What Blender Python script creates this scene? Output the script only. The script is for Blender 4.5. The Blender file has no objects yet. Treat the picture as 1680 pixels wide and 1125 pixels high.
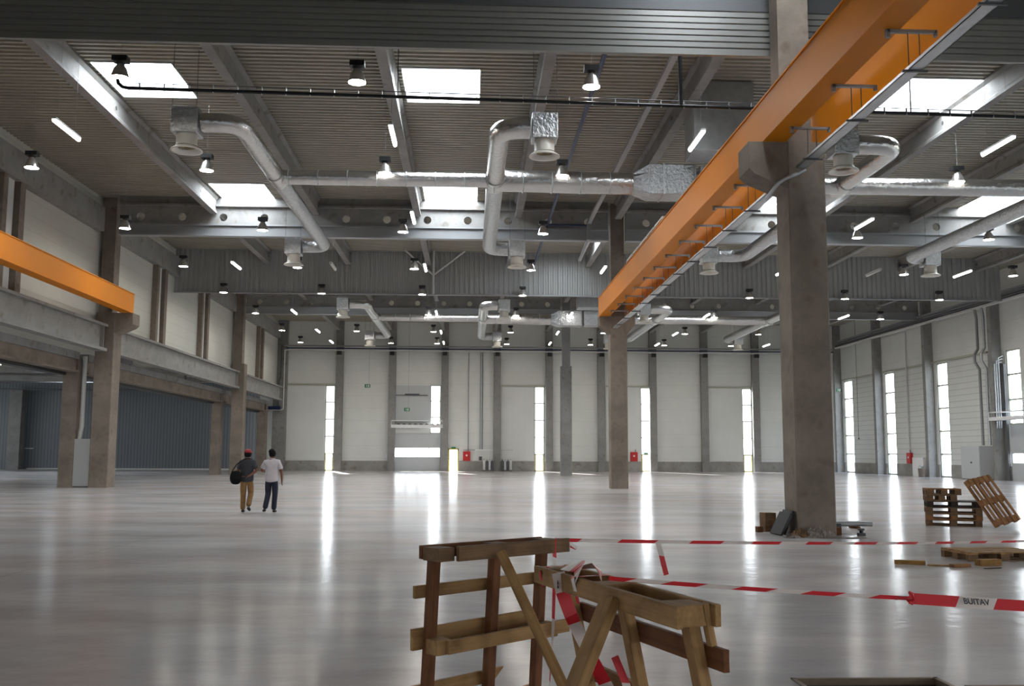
import bpy, bmesh, math, random
from math import pi, sin, cos, sqrt, radians
from mathutils import Vector, Matrix
random.seed(7)
S = bpy.context.scene
COL = S.collection

# ------------------------------------------------------------------ camera
F_PX, HC = 1600.0, 1.65
pitch = math.atan2(181, F_PX)
roll = 0.0037
yaw = math.atan2(67, F_PX / cos(pitch))
fw = Vector((sin(yaw) * cos(pitch), cos(yaw) * cos(pitch), sin(pitch)))
rt0 = Vector((cos(yaw), -sin(yaw), 0))
up0 = rt0.cross(fw)
rt = rt0 * cos(roll) + up0 * sin(roll)
up = -rt0 * sin(roll) + up0 * cos(roll)
cd = bpy.data.cameras.new('camera')
cd.sensor_width = 36
cd.lens = F_PX / 1680 * 36
cd.clip_end = 600
cd.clip_start = 0.05
cam = bpy.data.objects.new('camera', cd)
COL.objects.link(cam)
m = Matrix((rt, up, -fw)).transposed().to_4x4()
m.translation = (0, 0, HC)
cam.matrix_world = m
S.camera = cam

# ------------------------------------------------------------------ world, sun, skylight daylight, exposure
w = bpy.data.worlds.new('sky')
S.world = w
w.use_nodes = True
nt = w.node_tree
nt.nodes.clear()
out = nt.nodes.new('ShaderNodeOutputWorld')
bg = nt.nodes.new('ShaderNodeBackground')
tc = nt.nodes.new('ShaderNodeTexCoord')
sx = nt.nodes.new('ShaderNodeSeparateXYZ')
cr = nt.nodes.new('ShaderNodeValToRGB')
cr.color_ramp.elements[0].position = 0.0
cr.color_ramp.elements[0].color = (1.0, 1.0, 1.0, 1)
cr.color_ramp.elements[1].position = 0.7
cr.color_ramp.elements[1].color = (0.62, 0.78, 1.0, 1)
nt.links.new(tc.outputs['Generated'], sx.inputs[0])
nt.links.new(sx.outputs['Z'], cr.inputs[0])
nt.links.new(cr.outputs[0], bg.inputs[0])
bg.inputs[1].default_value = 5.0
nt.links.new(bg.outputs[0], out.inputs[0])

sd = bpy.data.lights.new('sun', 'SUN')
sd.energy = 22
sd.angle = radians(0.6)
sd.color = (1, 0.96, 0.88)
sun = bpy.data.objects.new('sun', sd)
COL.objects.link(sun)
sun.rotation_euler = Vector((3.4, -14, -7.9)).to_track_quat('-Z', 'Y').to_euler()
sun.location = (-20, 120, 60)

SKY_L = 8.0     # radiance of the opal skylight daylight
SKYLIGHTS = []  # (x0,x1,y0,y1)
for xa in (-12.05, -2.3, 14.25, 24.1):
    for ya in (30.0, 43.9):
        SKYLIGHTS.append((xa, xa + 2.5, ya, ya + 3.0))
for ya in (15.6, 22.2, 51.5):
    SKYLIGHTS.append((4.55, 6.85, ya, ya + 3.0))
for xa in (-12.05, -2.3, 14.25, 24.1):
    SKYLIGHTS.append((xa, xa + 2.5, 61.0, 64.0))  # unseen row behind the far curtain, added to brighten the back bays
for k, (a, b, c, d) in enumerate(SKYLIGHTS):
    l = bpy.data.lights.new('skylight_daylight', 'AREA')
    l.shape = 'RECTANGLE'
    l.size, l.size_y = b - a - .1, d - c - .1
    l.energy = SKY_L * pi * l.size * l.size_y
    l.color = (0.92, 0.97, 1.0)
    o = bpy.data.objects.new('skylight_daylight', l)
    o.location = ((a + b) / 2, (c + d) / 2, 14.12)
    COL.objects.link(o)

SIDE_FILL = [(-47, 30), (-47, 60), (-47, 76), (-33, 30), (-33, 60), (-33, 76)]  # side-hall skylights, more than are seen, added to brighten its floor
for (a, c) in SIDE_FILL:
    l = bpy.data.lights.new('skylight_daylight', 'AREA')
    l.shape = 'RECTANGLE'; l.size = l.size_y = 2.9
    l.energy = SKY_L * pi * 2.9 * 2.9; l.color = (0.85, 0.93, 1.0)
    o = bpy.data.objects.new('skylight_daylight', l)
    o.location = (a + 1.5, c + 1.5, 8.55); COL.objects.link(o)

S.view_settings.view_transform = 'Standard'
S.view_settings.look = 'None'
S.view_settings.gamma = 1
S.view_settings.exposure = 0.72
S.view_settings.use_curve_mapping = False
S.cycles.max_bounces = 8
S.cycles.diffuse_bounces = 4
S.cycles.glossy_bounces = 4
S.cycles.transparent_max_bounces = 16
S.cycles.sample_clamp_indirect = 6
S.cycles.use_denoising = True
S.cycles.caustics_reflective = False
S.cycles.caustics_refractive = False

# ------------------------------------------------------------------ materials
def new_mat(name):
    mt = bpy.data.materials.new(name)
    mt.use_nodes = True
    n = mt.node_tree
    return mt, n, n.nodes['Principled BSDF']

def mat(name, col, rough=.6, metal=0.0, var=.0, vscale=3.0, bump=0.0, bscale=20.0, spec=.5, stretch=None, col2=None, emit=0):
    mt, n, b = new_mat(name)
    b.inputs['Roughness'].default_value = rough
    b.inputs['Metallic'].default_value = metal
    b.inputs['Specular IOR Level'].default_value = spec
    b.inputs['Base Color'].default_value = (*col, 1)
    if emit:
        b.inputs['Emission Color'].default_value = (*col, 1)
        b.inputs['Emission Strength'].default_value = emit
    if var or bump:
        t = n.nodes.new('ShaderNodeTexCoord')
        mp = n.nodes.new('ShaderNodeMapping')
        n.links.new(t.outputs['Object'], mp.inputs[0])
        if stretch:
            mp.inputs['Scale'].default_value = stretch
    if var:
        no = n.nodes.new('ShaderNodeTexNoise')
        no.inputs['Scale'].default_value = vscale
        no.inputs['Detail'].default_value = 6
        no.inputs['Roughness'].default_value = .65
        n.links.new(mp.outputs[0], no.inputs[0])
        r = n.nodes.new('ShaderNodeValToRGB')
        c2 = col2 or tuple(c * (1 - var) for c in col)
        r.color_ramp.elements[0].position = .3
        r.color_ramp.elements[0].color = (*c2, 1)
        r.color_ramp.elements[1].position = .7
        r.color_ramp.elements[1].color = (*col, 1)
        n.links.new(no.outputs[0], r.inputs[0])
        n.links.new(r.outputs[0], b.inputs['Base Color'])
    if bump:
        no2 = n.nodes.new('ShaderNodeTexNoise')
        no2.inputs['Scale'].default_value = bscale
        no2.inputs['Detail'].default_value = 4
        n.links.new(mp.outputs[0], no2.inputs[0])
        bp = n.nodes.new('ShaderNodeBump')
        bp.inputs['Strength'].default_value = bump
        bp.inputs['Distance'].default_value = .05
        n.links.new(no2.outputs[0], bp.inputs['Height'])
        n.links.new(bp.outputs[0], b.inputs['Normal'])
    return mt

def lines_mat(name, col, axis, pitch_, width=.06, dark=.75, rough=.45, metal=0.0, var=.06, bump=.3):
    """panel cladding: thin joint lines every pitch_ metres along an axis"""
    mt, n, b = new_mat(name)
    b.inputs['Roughness'].default_value = rough
    b.inputs['Metallic'].default_value = metal
    t = n.nodes.new('ShaderNodeTexCoord')
    s = n.nodes.new('ShaderNodeSeparateXYZ')
    n.links.new(t.outputs['Object'], s.inputs[0])
    def math_(op, a, bb):
        q = n.nodes.new('ShaderNodeMath')
        q.operation = op
        if isinstance(a, (int, float)): q.inputs[0].default_value = a
        else: n.links.new(a, q.inputs[0])
        if isinstance(bb, (int, float)): q.inputs[1].default_value = bb
        else: n.links.new(bb, q.inputs[1])
        return q.outputs[0]
    v = math_('DIVIDE', s.outputs[axis], pitch_)
    v = math_('FRACT', v, 0)
    ln = math_('LESS_THAN', v, width)
    no = n.nodes.new('ShaderNodeTexNoise')
    no.inputs['Scale'].default_value = .8
    no.inputs['Detail'].default_value = 3
    n.links.new(t.outputs['Object'], no.inputs[0])
    r = n.nodes.new('ShaderNodeValToRGB')
    r.color_ramp.elements[0].position = .3
    r.color_ramp.elements[0].color = (*[c * (1 - var) for c in col], 1)
    r.color_ramp.elements[1].position = .7
    r.color_ramp.elements[1].color = (*col, 1)
    n.links.new(no.outputs[0], r.inputs[0])
    mx = n.nodes.new('ShaderNodeMix')
    mx.data_type = 'RGBA'
    n.links.new(ln, mx.inputs[0])
    n.links.new(r.outputs[0], mx.inputs[6])
    mx.inputs[7].default_value = (*[c * dark for c in col], 1)
    n.links.new(mx.outputs[2], b.inputs['Base Color'])
    if bump:
        bp = n.nodes.new('ShaderNodeBump')
        bp.inputs['Strength'].default_value = bump
        bp.inputs['Distance'].default_value = .02
        bp.invert = True
        n.links.new(ln, bp.inputs['Height'])
        n.links.new(bp.outputs[0], b.inputs['Normal'])
    return mt

def concrete(name, c1, c2, rough=.8):
    """cast concrete: cloudy tone, darker stains, fine pits"""
    mt, n, b = new_mat(name)
    b.inputs['Roughness'].default_value = rough
    b.inputs['Specular IOR Level'].default_value = .3
    t = n.nodes.new('ShaderNodeTexCoord')
    a = n.nodes.new('ShaderNodeTexNoise'); a.inputs['Scale'].default_value = 1.1; a.inputs['Detail'].default_value = 7; a.inputs['Roughness'].default_value = .62
    st = n.nodes.new('ShaderNodeTexNoise'); st.inputs['Scale'].default_value = 2.2; st.inputs['Detail'].default_value = 3
    fi = n.nodes.new('ShaderNodeTexNoise'); fi.inputs['Scale'].default_value = 60; fi.inputs['Detail'].default_value = 3
    for q in (a, st, fi): n.links.new(t.outputs['Object'], q.inputs[0])
    r = n.nodes.new('ShaderNodeValToRGB')
    r.color_ramp.elements[0].position = .33; r.color_ramp.elements[0].color = (*c2, 1)
    r.color_ramp.elements[1].position = .66; r.color_ramp.elements[1].color = (*c1, 1)
    n.links.new(a.outputs[0], r.inputs[0])
    r2 = n.nodes.new('ShaderNodeValToRGB')
    r2.color_ramp.elements[0].position = .56; r2.color_ramp.elements[0].color = (1, 1, 1, 1)
    r2.color_ramp.elements[1].position = .72; r2.color_ramp.elements[1].color = (.66, .61, .56, 1)
    n.links.new(st.outputs[0], r2.inputs[0])
    mx = n.nodes.new('ShaderNodeMix'); mx.data_type = 'RGBA'; mx.blend_type = 'MULTIPLY'; mx.inputs[0].default_value = 1
    n.links.new(r.outputs[0], mx.inputs[6]); n.links.new(r2.outputs[0], mx.inputs[7])
    n.links.new(mx.outputs[2], b.inputs['Base Color'])
    bp = n.nodes.new('ShaderNodeBump'); bp.inputs['Strength'].default_value = .25; bp.inputs['Distance'].default_value = .01
    n.links.new(fi.outputs[0], bp.inputs['Height']); n.links.new(bp.outputs[0], b.inputs['Normal'])
    return mt

def floor_mat():
    mt, n, b = new_mat('polished_concrete')
    t = n.nodes.new('ShaderNodeTexCoord')
    mp = n.nodes.new('ShaderNodeMapping'); mp.inputs['Scale'].default_value = (.35, .8, 1)
    mp.inputs['Rotation'].default_value = (0, 0, .35)
    n.links.new(t.outputs['Object'], mp.inputs[0])
    a = n.nodes.new('ShaderNodeTexNoise'); a.inputs['Scale'].default_value = .8; a.inputs['Detail'].default_value = 7; a.inputs['Roughness'].default_value = .6
    n.links.new(mp.outputs[0], a.inputs[0])
    r = n.nodes.new('ShaderNodeValToRGB')
    r.color_ramp.elements[0].position = .36; r.color_ramp.elements[0].color = (.43, .415, .42, 1)
    r.color_ramp.elements[1].position = .64; r.color_ramp.elements[1].color = (.60, .585, .597, 1)
    n.links.new(a.outputs[0], r.inputs[0])
    # large warm patches
    c = n.nodes.new('ShaderNodeTexNoise'); c.inputs['Scale'].default_value = .25; c.inputs['Detail'].default_value = 2
    n.links.new(t.outputs['Object'], c.inputs[0])
    r3 = n.nodes.new('ShaderNodeValToRGB')
    r3.color_ramp.elements[0].position = .4; r3.color_ramp.elements[0].color = (1, 1, 1, 1)
    r3.color_ramp.elements[1].position = .65; r3.color_ramp.elements[1].color = (1.0, .92, .88, 1)
    n.links.new(c.outputs[0], r3.inputs[0])
    mx = n.nodes.new('ShaderNodeMix'); mx.data_type = 'RGBA'; mx.blend_type = 'MULTIPLY'; mx.inputs[0].default_value = 1
    n.links.new(r.outputs[0], mx.inputs[6]); n.links.new(r3.outputs[0], mx.inputs[7])
    # saw joints every 6 m
    br = n.nodes.new('ShaderNodeTexBrick')
    br.offset = 0; br.inputs['Scale'].default_value = 1
    br.inputs['Brick Width'].default_value = 13.25; br.inputs['Row Height'].default_value = 13.25
    br.inputs['Mortar Size'].default_value = .012
    br.inputs['Color1'].default_value = br.inputs['Color2'].default_value = (1, 1, 1, 1)
    br.inputs['Mortar'].default_value = (.84, .82, .8, 1)
    mpb = n.nodes.new('ShaderNodeMapping'); mpb.inputs['Location'].default_value = (6.2, 6.6, 0)
    n.links.new(t.outputs['Object'], mpb.inputs[0]); n.links.new(mpb.outputs[0], br.inputs[0])
    mx2 = n.nodes.new('ShaderNodeMix'); mx2.data_type = 'RGBA'; mx2.blend_type = 'MULTIPLY'; mx2.inputs[0].default_value = 1
    n.links.new(mx.outputs[2], mx2.inputs[6]); n.links.new(br.outputs[0], mx2.inputs[7])
    n.links.new(mx2.outputs[2], b.inputs['Base Color'])
    rr = n.nodes.new('ShaderNodeMapRange')
    rr.inputs[3].default_value = .15; rr.inputs[4].default_value = .19
    n.links.new(a.outputs[0], rr.inputs[0]); n.links.new(rr.outputs[0], b.inputs['Roughness'])
    b.inputs['Specular IOR Level'].default_value = .09
    w1 = n.nodes.new('ShaderNodeTexNoise'); w1.inputs['Scale'].default_value = 4.5; w1.inputs['Detail'].default_value = 3
    n.links.new(t.outputs['Object'], w1.inputs[0])
    bp = n.nodes.new('ShaderNodeBump'); bp.inputs['Strength'].default_value = .4; bp.inputs['Distance'].default_value = .010
    w2 = n.nodes.new('ShaderNodeTexNoise'); w2.inputs['Scale'].default_value = .8; w2.inputs['Detail'].default_value = 2
    n.links.new(t.outputs['Object'], w2.inputs[0])
    wm = n.nodes.new('ShaderNodeMath'); wm.operation = 'MULTIPLY_ADD'; wm.inputs[1].default_value = 1.2
    n.links.new(w2.outputs[0], wm.inputs[0]); n.links.new(w1.outputs[0], wm.inputs[2])
    n.links.new(wm.outputs[0], bp.inputs['Height']); n.links.new(bp.outputs[0], b.inputs['Normal'])
    return mt

def glass_mat(name, tint=(.93, .97, 1), mixf=.07):
    mt = bpy.data.materials.new(name); mt.use_nodes = True
    n = mt.node_tree; n.nodes.clear()
    o = n.nodes.new('ShaderNodeOutputMaterial')
    tr = n.nodes.new('ShaderNodeBsdfTransparent'); tr.inputs[0].default_value = (*tint, 1)
    gl = n.nodes.new('ShaderNodeBsdfGlossy'); gl.inputs['Roughness'].default_value = .05
    mx = n.nodes.new('ShaderNodeMixShader'); mx.inputs[0].default_value = mixf
    n.links.new(tr.outputs[0], mx.inputs[1]); n.links.new(gl.outputs[0], mx.inputs[2]); n.links.new(mx.outputs[0], o.inputs[0])
    return mt

def opal_mat():
    mt = bpy.data.materials.new('opal_dome'); mt.use_nodes = True
    n = mt.node_tree; n.nodes.clear()
    o = n.nodes.new('ShaderNodeOutputMaterial')
    tr = n.nodes.new('ShaderNodeBsdfTranslucent'); tr.inputs[0].default_value = (.9, .93, .95, 1)
    n.links.new(tr.outputs[0], o.inputs[0])
    return mt

def emit_mat(name, col, s):
    mt = bpy.data.materials.new(name); mt.use_nodes = True
    n = mt.node_tree; n.nodes.clear()
    o = n.nodes.new('ShaderNodeOutputMaterial'); e = n.nodes.new('ShaderNodeEmission')
    e.inputs[0].default_value = (*col, 1); e.inputs[1].default_value = s
    n.links.new(e.outputs[0], o.inputs[0])
    return mt

M = {}
M['floor'] = floor_mat()
M['column'] = concrete('column_concrete', (.26, .215, .175), (.15, .125, .10))
M['column2'] = concrete('grey_concrete', (.27, .265, .26), (.19, .185, .18))
M['rafter'] = concrete('rafter_concrete', (.29, .283, .272), (.215, .21, .203), .7)
M['plinth'] = concrete('plinth_concrete', (.36, .35, .33), (.25, .24, .22))
M['deck'] = mat('roof_deck_steel', (.36, .34, .275), .5, 0.0, .12, .5)
M['fascia'] = mat('fascia_cladding', (.36, .365, .355), .38, .1, .08, .6)
M['nearcurtain'] = mat('curtain_cladding', (.21, .205, .19), .36, .2, .08, .6)
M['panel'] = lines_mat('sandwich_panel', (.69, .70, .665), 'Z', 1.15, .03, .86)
M['panel_shade'] = lines_mat('sandwich_panel_shade', (.56, .555, .50), 'Z', .62, .05, .84)  # same panels, colour darkened for the dim light on the upper left wall
M['panel_dense'] = lines_mat('ribbed_panel', (.66, .67, .645), 'Z', .42, .12, .72)
M['bluewall'] = lines_mat('blue_cladding', (.145, .16, .18), 'X', .3, .3, .62, .5)
M['whitepanel'] = lines_mat('white_panel', (.67, .68, .655), 'X', .55, .03, .9)
M['orange'] = mat('orange_paint', (.64, .205, .002), .5, 0, .07, .7, spec=.22)
M['steel'] = mat('dark_steel', (.10, .10, .105), .5, .3)
M['greysteel'] = mat('grey_steel', (.30, .305, .31), .45, .4)
M['galv'] = mat('galvanised', (.55, .57, .58), .38, .7, .2, 4)
M['foil'] = mat('duct_foil', (.60, .59, .575), .26, .94, .12, 6, .6, 6)
M['flex'] = mat('flex_duct_foil', (.62, .63, .64), .28, .9, .3, 9, 1.0, 12)
M['whitemetal'] = mat('white_metal', (.62, .62, .60), .4)
M['diffuser'] = mat('diffuser_enamel', (.58, .56, .50), .4)
M['rust'] = mat('dirty_inside', (.22, .16, .08), .7, 0, .5, 9)
M['black'] = mat('black', (.012, .012, .013), .5)
M['blackpipe'] = mat('black_pipe', (.015, .017, .018), .35, .4)
M['bluepipe'] = mat('blue_pipe', (.012, .025, .085), .4)
M['reflector'] = mat('lamp_reflector', (.55, .53, .50), .28, .8)
M['lampface'] = emit_mat('lamp_glow', (1, .94, .84), 110)
M['tube_on'] = emit_mat('tube_glow', (1, .97, .92), 14)
M['tube_off'] = mat('tube_unlit', (.6, .6, .57), .4)
M['glass'] = glass_mat('window_glass')
M['opal'] = opal_mat()
M['yellow'] = mat('yellow_frame', (.72, .62, .10), .45)
M['frame'] = mat('window_frame', (.40, .40, .33), .45)
M['red'] = mat('red_cabinet', (.50, .012, .012), .4)
M['green'] = mat('green_sign', (.01, .16, .06), .4)
M['white'] = mat('white', (.8, .8, .8), .5)
M['cabinet'] = mat('grey_cabinet', (.33, .34, .33), .45)
M['cabinet2'] = mat('light_cabinet', (.50, .52, .53), .45)
M['doordark'] = mat('door_rail', (.12, .12, .12), .5)
M['tape_red'] = mat('tape_red', (.62, .02, .03), .35)
M['tape_white'] = mat('tape_white', (.72, .64, .60), .35)
M['ink'] = mat('tape_ink', (.03, .03, .035), .5)
M['skin'] = mat('skin', (.17, .065, .035), .55)
M['hair'] = mat('hair', (.005, .004, .0035), .8, spec=.2)
M['cap'] = mat('cap_red', (.30, .012, .018), .7, 0, .3, 20)
M['greyshirt'] = mat('charcoal_shirt', (.045, .048, .058), .85, 0, .3, 12, .3, 9)
M['whiteshirt'] = mat('white_shirt', (.55, .51, .53), .8, 0, .12, 7, .4, 9)
M['tan'] = mat('tan_trousers', (.25, .135, .045), .85, 0, .25, 9, .3, 9)
M['jeans'] = mat('navy_jeans', (.012, .016, .035), .85, 0, .3, 9, .3, 9)
M['shoe'] = mat('shoe', (.02, .015, .013), .5)
M['bag'] = mat('black_bag', (.005, .005, .006), .8, 0, 0, 3, .4, 12, spec=.2)
M['paper'] = mat('crumpled_sheet', (.30, .25, .21), .6, 0, .6, 8)
M['ground'] = mat('outside_ground', (.42, .42, .38), .9, 0, .2, .3)
M['pitsteel'] = mat('pit_frame', (.20, .15, .10), .6, .3, .4, 6)
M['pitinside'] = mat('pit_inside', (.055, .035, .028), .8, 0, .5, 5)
M['darkpanel'] = mat('dark_board', (.022, .025, .028), .6, 0, .3, 5)

def wood(name, c1, c2, rough=.7):
    mt, n, b = new_mat(name)
    b.inputs['Roughness'].default_value = rough
    b.inputs['Specular IOR Level'].default_value = .25
    t = n.nodes.new('ShaderNodeTexCoord')
    oi = n.nodes.new('ShaderNodeObjectInfo')
    ad = n.nodes.new('ShaderNodeVectorMath'); ad.operation = 'ADD'
    sc = n.nodes.new('ShaderNodeVectorMath'); sc.operation = 'SCALE'; sc.inputs[3].default_value = 40
    cb = n.nodes.new('ShaderNodeCombineXYZ')
    for i in range(3): n.links.new(oi.outputs['Random'], cb.inputs[i])
    n.links.new(cb.outputs[0], sc.inputs[0])
    n.links.new(t.outputs['Object'], ad.inputs[0]); n.links.new(sc.outputs[0], ad.inputs[1])
    mp = n.nodes.new('ShaderNodeMapping'); mp.inputs['Scale'].default_value = (1.2, 26, 26)
    n.links.new(ad.outputs[0], mp.inputs[0])
    a = n.nodes.new('ShaderNodeTexNoise'); a.inputs['Scale'].default_value = 1.5; a.inputs['Detail'].default_value = 6; a.inputs['Roughness'].default_value = .7
    n.links.new(mp.outputs[0], a.inputs[0])
    r = n.nodes.new('ShaderNodeValToRGB')
    r.color_ramp.elements[0].position = .3; r.color_ramp.elements[0].color = (*c2, 1)
    r.color_ramp.elements[1].position = .7; r.color_ramp.elements[1].color = (*c1, 1)
    n.links.new(a.outputs[0], r.inputs[0])
    st = n.nodes.new('ShaderNodeTexNoise'); st.inputs['Scale'].default_value = 7; st.inputs['Detail'].default_value = 3
    n.links.new(ad.outputs[0], st.inputs[0])
    r2 = n.nodes.new('ShaderNodeValToRGB')
    r2.color_ramp.elements[0].position = .45; r2.color_ramp.elements[0].color = (1, 1, 1, 1)
    r2.color_ramp.elements[1].position = .72; r2.color_ramp.elements[1].color = (.62, .58, .52, 1)
    n.links.new(st.outputs[0], r2.inputs[0])
    mx = n.nodes.new('ShaderNodeMix'); mx.data_type = 'RGBA'; mx.blend_type = 'MULTIPLY'; mx.inputs[0].default_value = 1
    n.links.new(r.outputs[0], mx.inputs[6]); n.links.new(r2.outputs[0], mx.inputs[7])
    n.links.new(mx.outputs[2], b.inputs['Base Color'])
    bp = n.nodes.new('ShaderNodeBump'); bp.inputs['Strength'].default_value = .3; bp.inputs['Distance'].default_value = .004
    n.links.new(a.outputs[0], bp.inputs['Height']); n.links.new(bp.outputs[0], b.inputs['Normal'])
    return mt
M['wood'] = wood('pale_wood', (.42, .25, .105), (.25, .14, .058))
M['wood_red'] = wood('red_brown_wood', (.20, .078, .03), (.10, .038, .016))
M['wood_old'] = wood('weathered_wood', (.22, .13, .068), (.12, .07, .036))
M['wood_yellow'] = wood('yellow_wood', (.36, .20, .05), (.20, .10, .03))
M['wood_dark'] = wood('dark_wood', (.06, .045, .035), (.025, .02, .016))
M['wood_orange'] = wood('orange_wood', (.34, .165, .062), (.19, .085, .035))

# ------------------------------------------------------------------ mesh helpers
class MB:
    def __init__(s): s.v = []; s.f = []; s.mi = []; s.sm = []
    def add(s, vs, fs, m=0, smooth=False):
        b = len(s.v); s.v += [tuple(p) for p in vs]
        for f in fs:
            s.f.append(tuple(b + i for i in f)); s.mi.append(m); s.sm.append(smooth)
        return s
    def box(s, x0, x1, y0, y1, z0, z1, m=0):
        vs = [(x, y, z) for z in (z0, z1) for y in (y0, y1) for x in (x0, x1)]
        return s.add(vs, [(0, 2, 3, 1), (4, 5, 7, 6), (0, 1, 5, 4), (2, 6, 7, 3), (0, 4, 6, 2), (1, 3, 7, 5)], m)
    def prism(s, poly, axis, a, b, m=0):
        """poly: list of 2-D points, extruded along axis from a to b. axis 'x': (y,z) poly, 'y': (x,z), 'z': (x,y)"""
        n = len(poly)
        mk = {'x': lambda p, t: (t, p[0], p[1]), 'y': lambda p, t: (p[0], t, p[1]), 'z': lambda p, t: (p[0], p[1], t)}[axis]
        vs = [mk(p, a) for p in poly] + [mk(p, b) for p in poly]
        fs = [tuple(range(n)), tuple(range(2 * n - 1, n - 1, -1))] + [(i, i + n, (i + 1) % n + n, (i + 1) % n) for i in range(n)]
        return s.add(vs, fs, m)
    def cyl(s, p0, p1, r0, r1=None, n=16, m=0, cap=True):
        r1 = r0 if r1 is None else r1
        p0, p1 = Vector(p0), Vector(p1)
        d = (p1 - p0).normalized()
        a = d.orthogonal().normalized(); b = d.cross(a)
        c = [(a * cos(2 * pi * i / n) + b * sin(2 * pi * i / n)) for i in range(n)]
        s.add([p0 + q * r0 for q in c] + [p1 + q * r1 for q in c], [(i, (i + 1) % n, (i + 1) % n + n, i + n) for i in range(n)], m, True)
        if cap:
            s.add([p0 + q * r0 for q in c], [tuple(range(n - 1, -1, -1))], m)
            s.add([p1 + q * r1 for q in c], [tuple(range(n))], m)
        return s
    def tube(s, pts, r, n=12, m=0, cap=True):
        pts = [Vector(p) for p in pts]
        rs = r if isinstance(r, (list, tuple)) else [r] * len(pts)
        rings = []; prev = None
        for i, p in enumerate(pts):
            if i == 0: d = pts[1] - p
            elif i == len(pts) - 1: d = p - pts[i - 1]
            else: d = (pts[i + 1] - p).normalized() + (p - pts[i - 1]).normalized()
            d.normalize()
            if prev is None: a = d.orthogonal().normalized()
            else:
                a = prev - d * prev.dot(d)
                a = a.normalized() if a.length > 1e-6 else d.orthogonal().normalized()
            prev = a; b = d.cross(a)
            rings.append([p + (a * cos(2 * pi * k / n) + b * sin(2 * pi * k / n)) * rs[i] for k in range(n)])
        vs = [q for rg in rings for q in rg]
        fs = [(i * n + k, i * n + (k + 1) % n, (i + 1) * n + (k + 1) % n, (i + 1) * n + k) for i in range(len(pts) - 1) for k in range(n)]
        s.add(vs, fs, m, True)
        if cap:
            s.add(rings[0], [tuple(range(n - 1, -1, -1))], m); s.add(rings[-1], [tuple(range(n))], m)
        return s
    def lathe(s, prof, c=(0, 0, 0), n=24, m=0):
        k = len(prof)
        vs = [(c[0] + r * cos(2 * pi * i / n), c[1] + r * sin(2 * pi * i / n), c[2] + z) for i in range(n) for r, z in prof]
        fs = [(i * k + j, ((i + 1) % n) * k + j, ((i + 1) % n) * k + j + 1, i * k + j + 1) for i in range(n) for j in range(k - 1)]
        return s.add(vs, fs, m, True)
    def build(s, name, mats, parent=None, loc=None, bevel=0, solid=0):
        me = bpy.data.meshes.new(name)
        me.from_pydata(s.v, [], s.f)
        mats = mats if isinstance(mats, (list, tuple)) else [mats]
        for q in mats: me.materials.append(M[q] if isinstance(q, str) else q)
        me.polygons.foreach_set('material_index', s.mi)
        me.polygons.foreach_set('use_smooth', s.sm)
        me.update()
        o = bpy.data.objects.new(name, me)
        COL.objects.link(o)
        if parent: o.parent = parent
        if loc: o.location = loc
        if bevel:
            b = o.modifiers.new('bevel', 'BEVEL'); b.width = bevel; b.segments = 2; b.limit_method = 'ANGLE'
        if solid:
            b = o.modifiers.new('solid', 'SOLIDIFY'); b.thickness = solid
        return o

def tag(o, label=None, cat=None, group=None, kind=None):
    if label: o['label'] = label
    if cat: o['category'] = cat
    if group: o['group'] = group
    if kind: o['kind'] = kind
    return o
def thing(name, label, cat, loc=(0, 0, 0), rz=0, group=None):
    o = bpy.data.objects.new(name, None)
    o.empty_display_size = .2
    COL.objects.link(o); o.location = loc; o.rotation_euler = (0, 0, rz)
    return tag(o, label, cat, group)
def struct(name, mb, mats, **k): return tag(mb.build(name, mats, **k), kind='structure')
def copy_tree(o, parent=None):
    c = o.copy(); COL.objects.link(c)
    if parent: c.parent = parent
    for ch in list(o.children): copy_tree(ch, c)
    return c
ORD = ['first', 'second', 'third', 'fourth', 'fifth', 'sixth', 'seventh', 'eighth', 'ninth', 'tenth', 'eleventh', 'twelfth']

YA, YB, YC, YD = 20.0, 46.5, 73.0, 91.0
XL, XR = -17.9, 35.0
DZ = 13.85
RAFX = [-12.4 + 4.87 * i for i in range(10)]   # -12.4 .. 31.4
PILX = [-12.2 + 4.87 * i for i in range(10)]
XHALL = -60.0

# ------------------------------------------------------------------ floor with two floor pits
fl = MB()
pits = [(2.38, 3.48, 6.1, 7.36), (3.56, 5.4, 6.1, 7.1)]
def frect(x0, x1, y0, y1): fl.box(x0, x1, y0, y1, -.3, 0)
xs = [XHALL, 2.38, 3.48, 3.56, 5.4, 36]
ys = [-14, 6.1, 7.1, 7.36, 97]
for i in range(len(xs) - 1):
    for j in range(len(ys) - 1):
        xc, yc = (xs[i] + xs[i + 1]) / 2, (ys[j] + ys[j + 1]) / 2
        if any(a < xc < b and c < yc < d for a, b, c, d in pits): continue
        fl.box(xs[i], xs[i + 1], ys[j], ys[j + 1], -.3, 0)
struct('floor', fl, 'floor')
for k, (a, b, c, d) in enumerate(pits):
    t = thing('floor_pit', ['open rectangular floor pit with rusty steel edge, nearest the trestles', 'second open floor pit at the lower right edge of the photo'][k], 'floor pit', ((a + b) / 2, (c + d) / 2, -.7))
    hx, hy = (b - a) / 2, (d - c) / 2
    p = MB()
    e = .03
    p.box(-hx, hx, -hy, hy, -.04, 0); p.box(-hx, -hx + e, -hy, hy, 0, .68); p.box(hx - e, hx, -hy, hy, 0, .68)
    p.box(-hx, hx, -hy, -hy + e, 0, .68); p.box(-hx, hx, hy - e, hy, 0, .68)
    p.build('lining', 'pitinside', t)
    p = MB()
    e = .035
    for q in ((-hx, -hx + e, -hy, hy), (hx - e, hx, -hy, hy), (-hx, hx, -hy, -hy + e), (-hx, hx, hy - e, hy)):
        p.box(*q, .66, .708)
    p.build('edge_frame', 'pitsteel', t)
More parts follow.
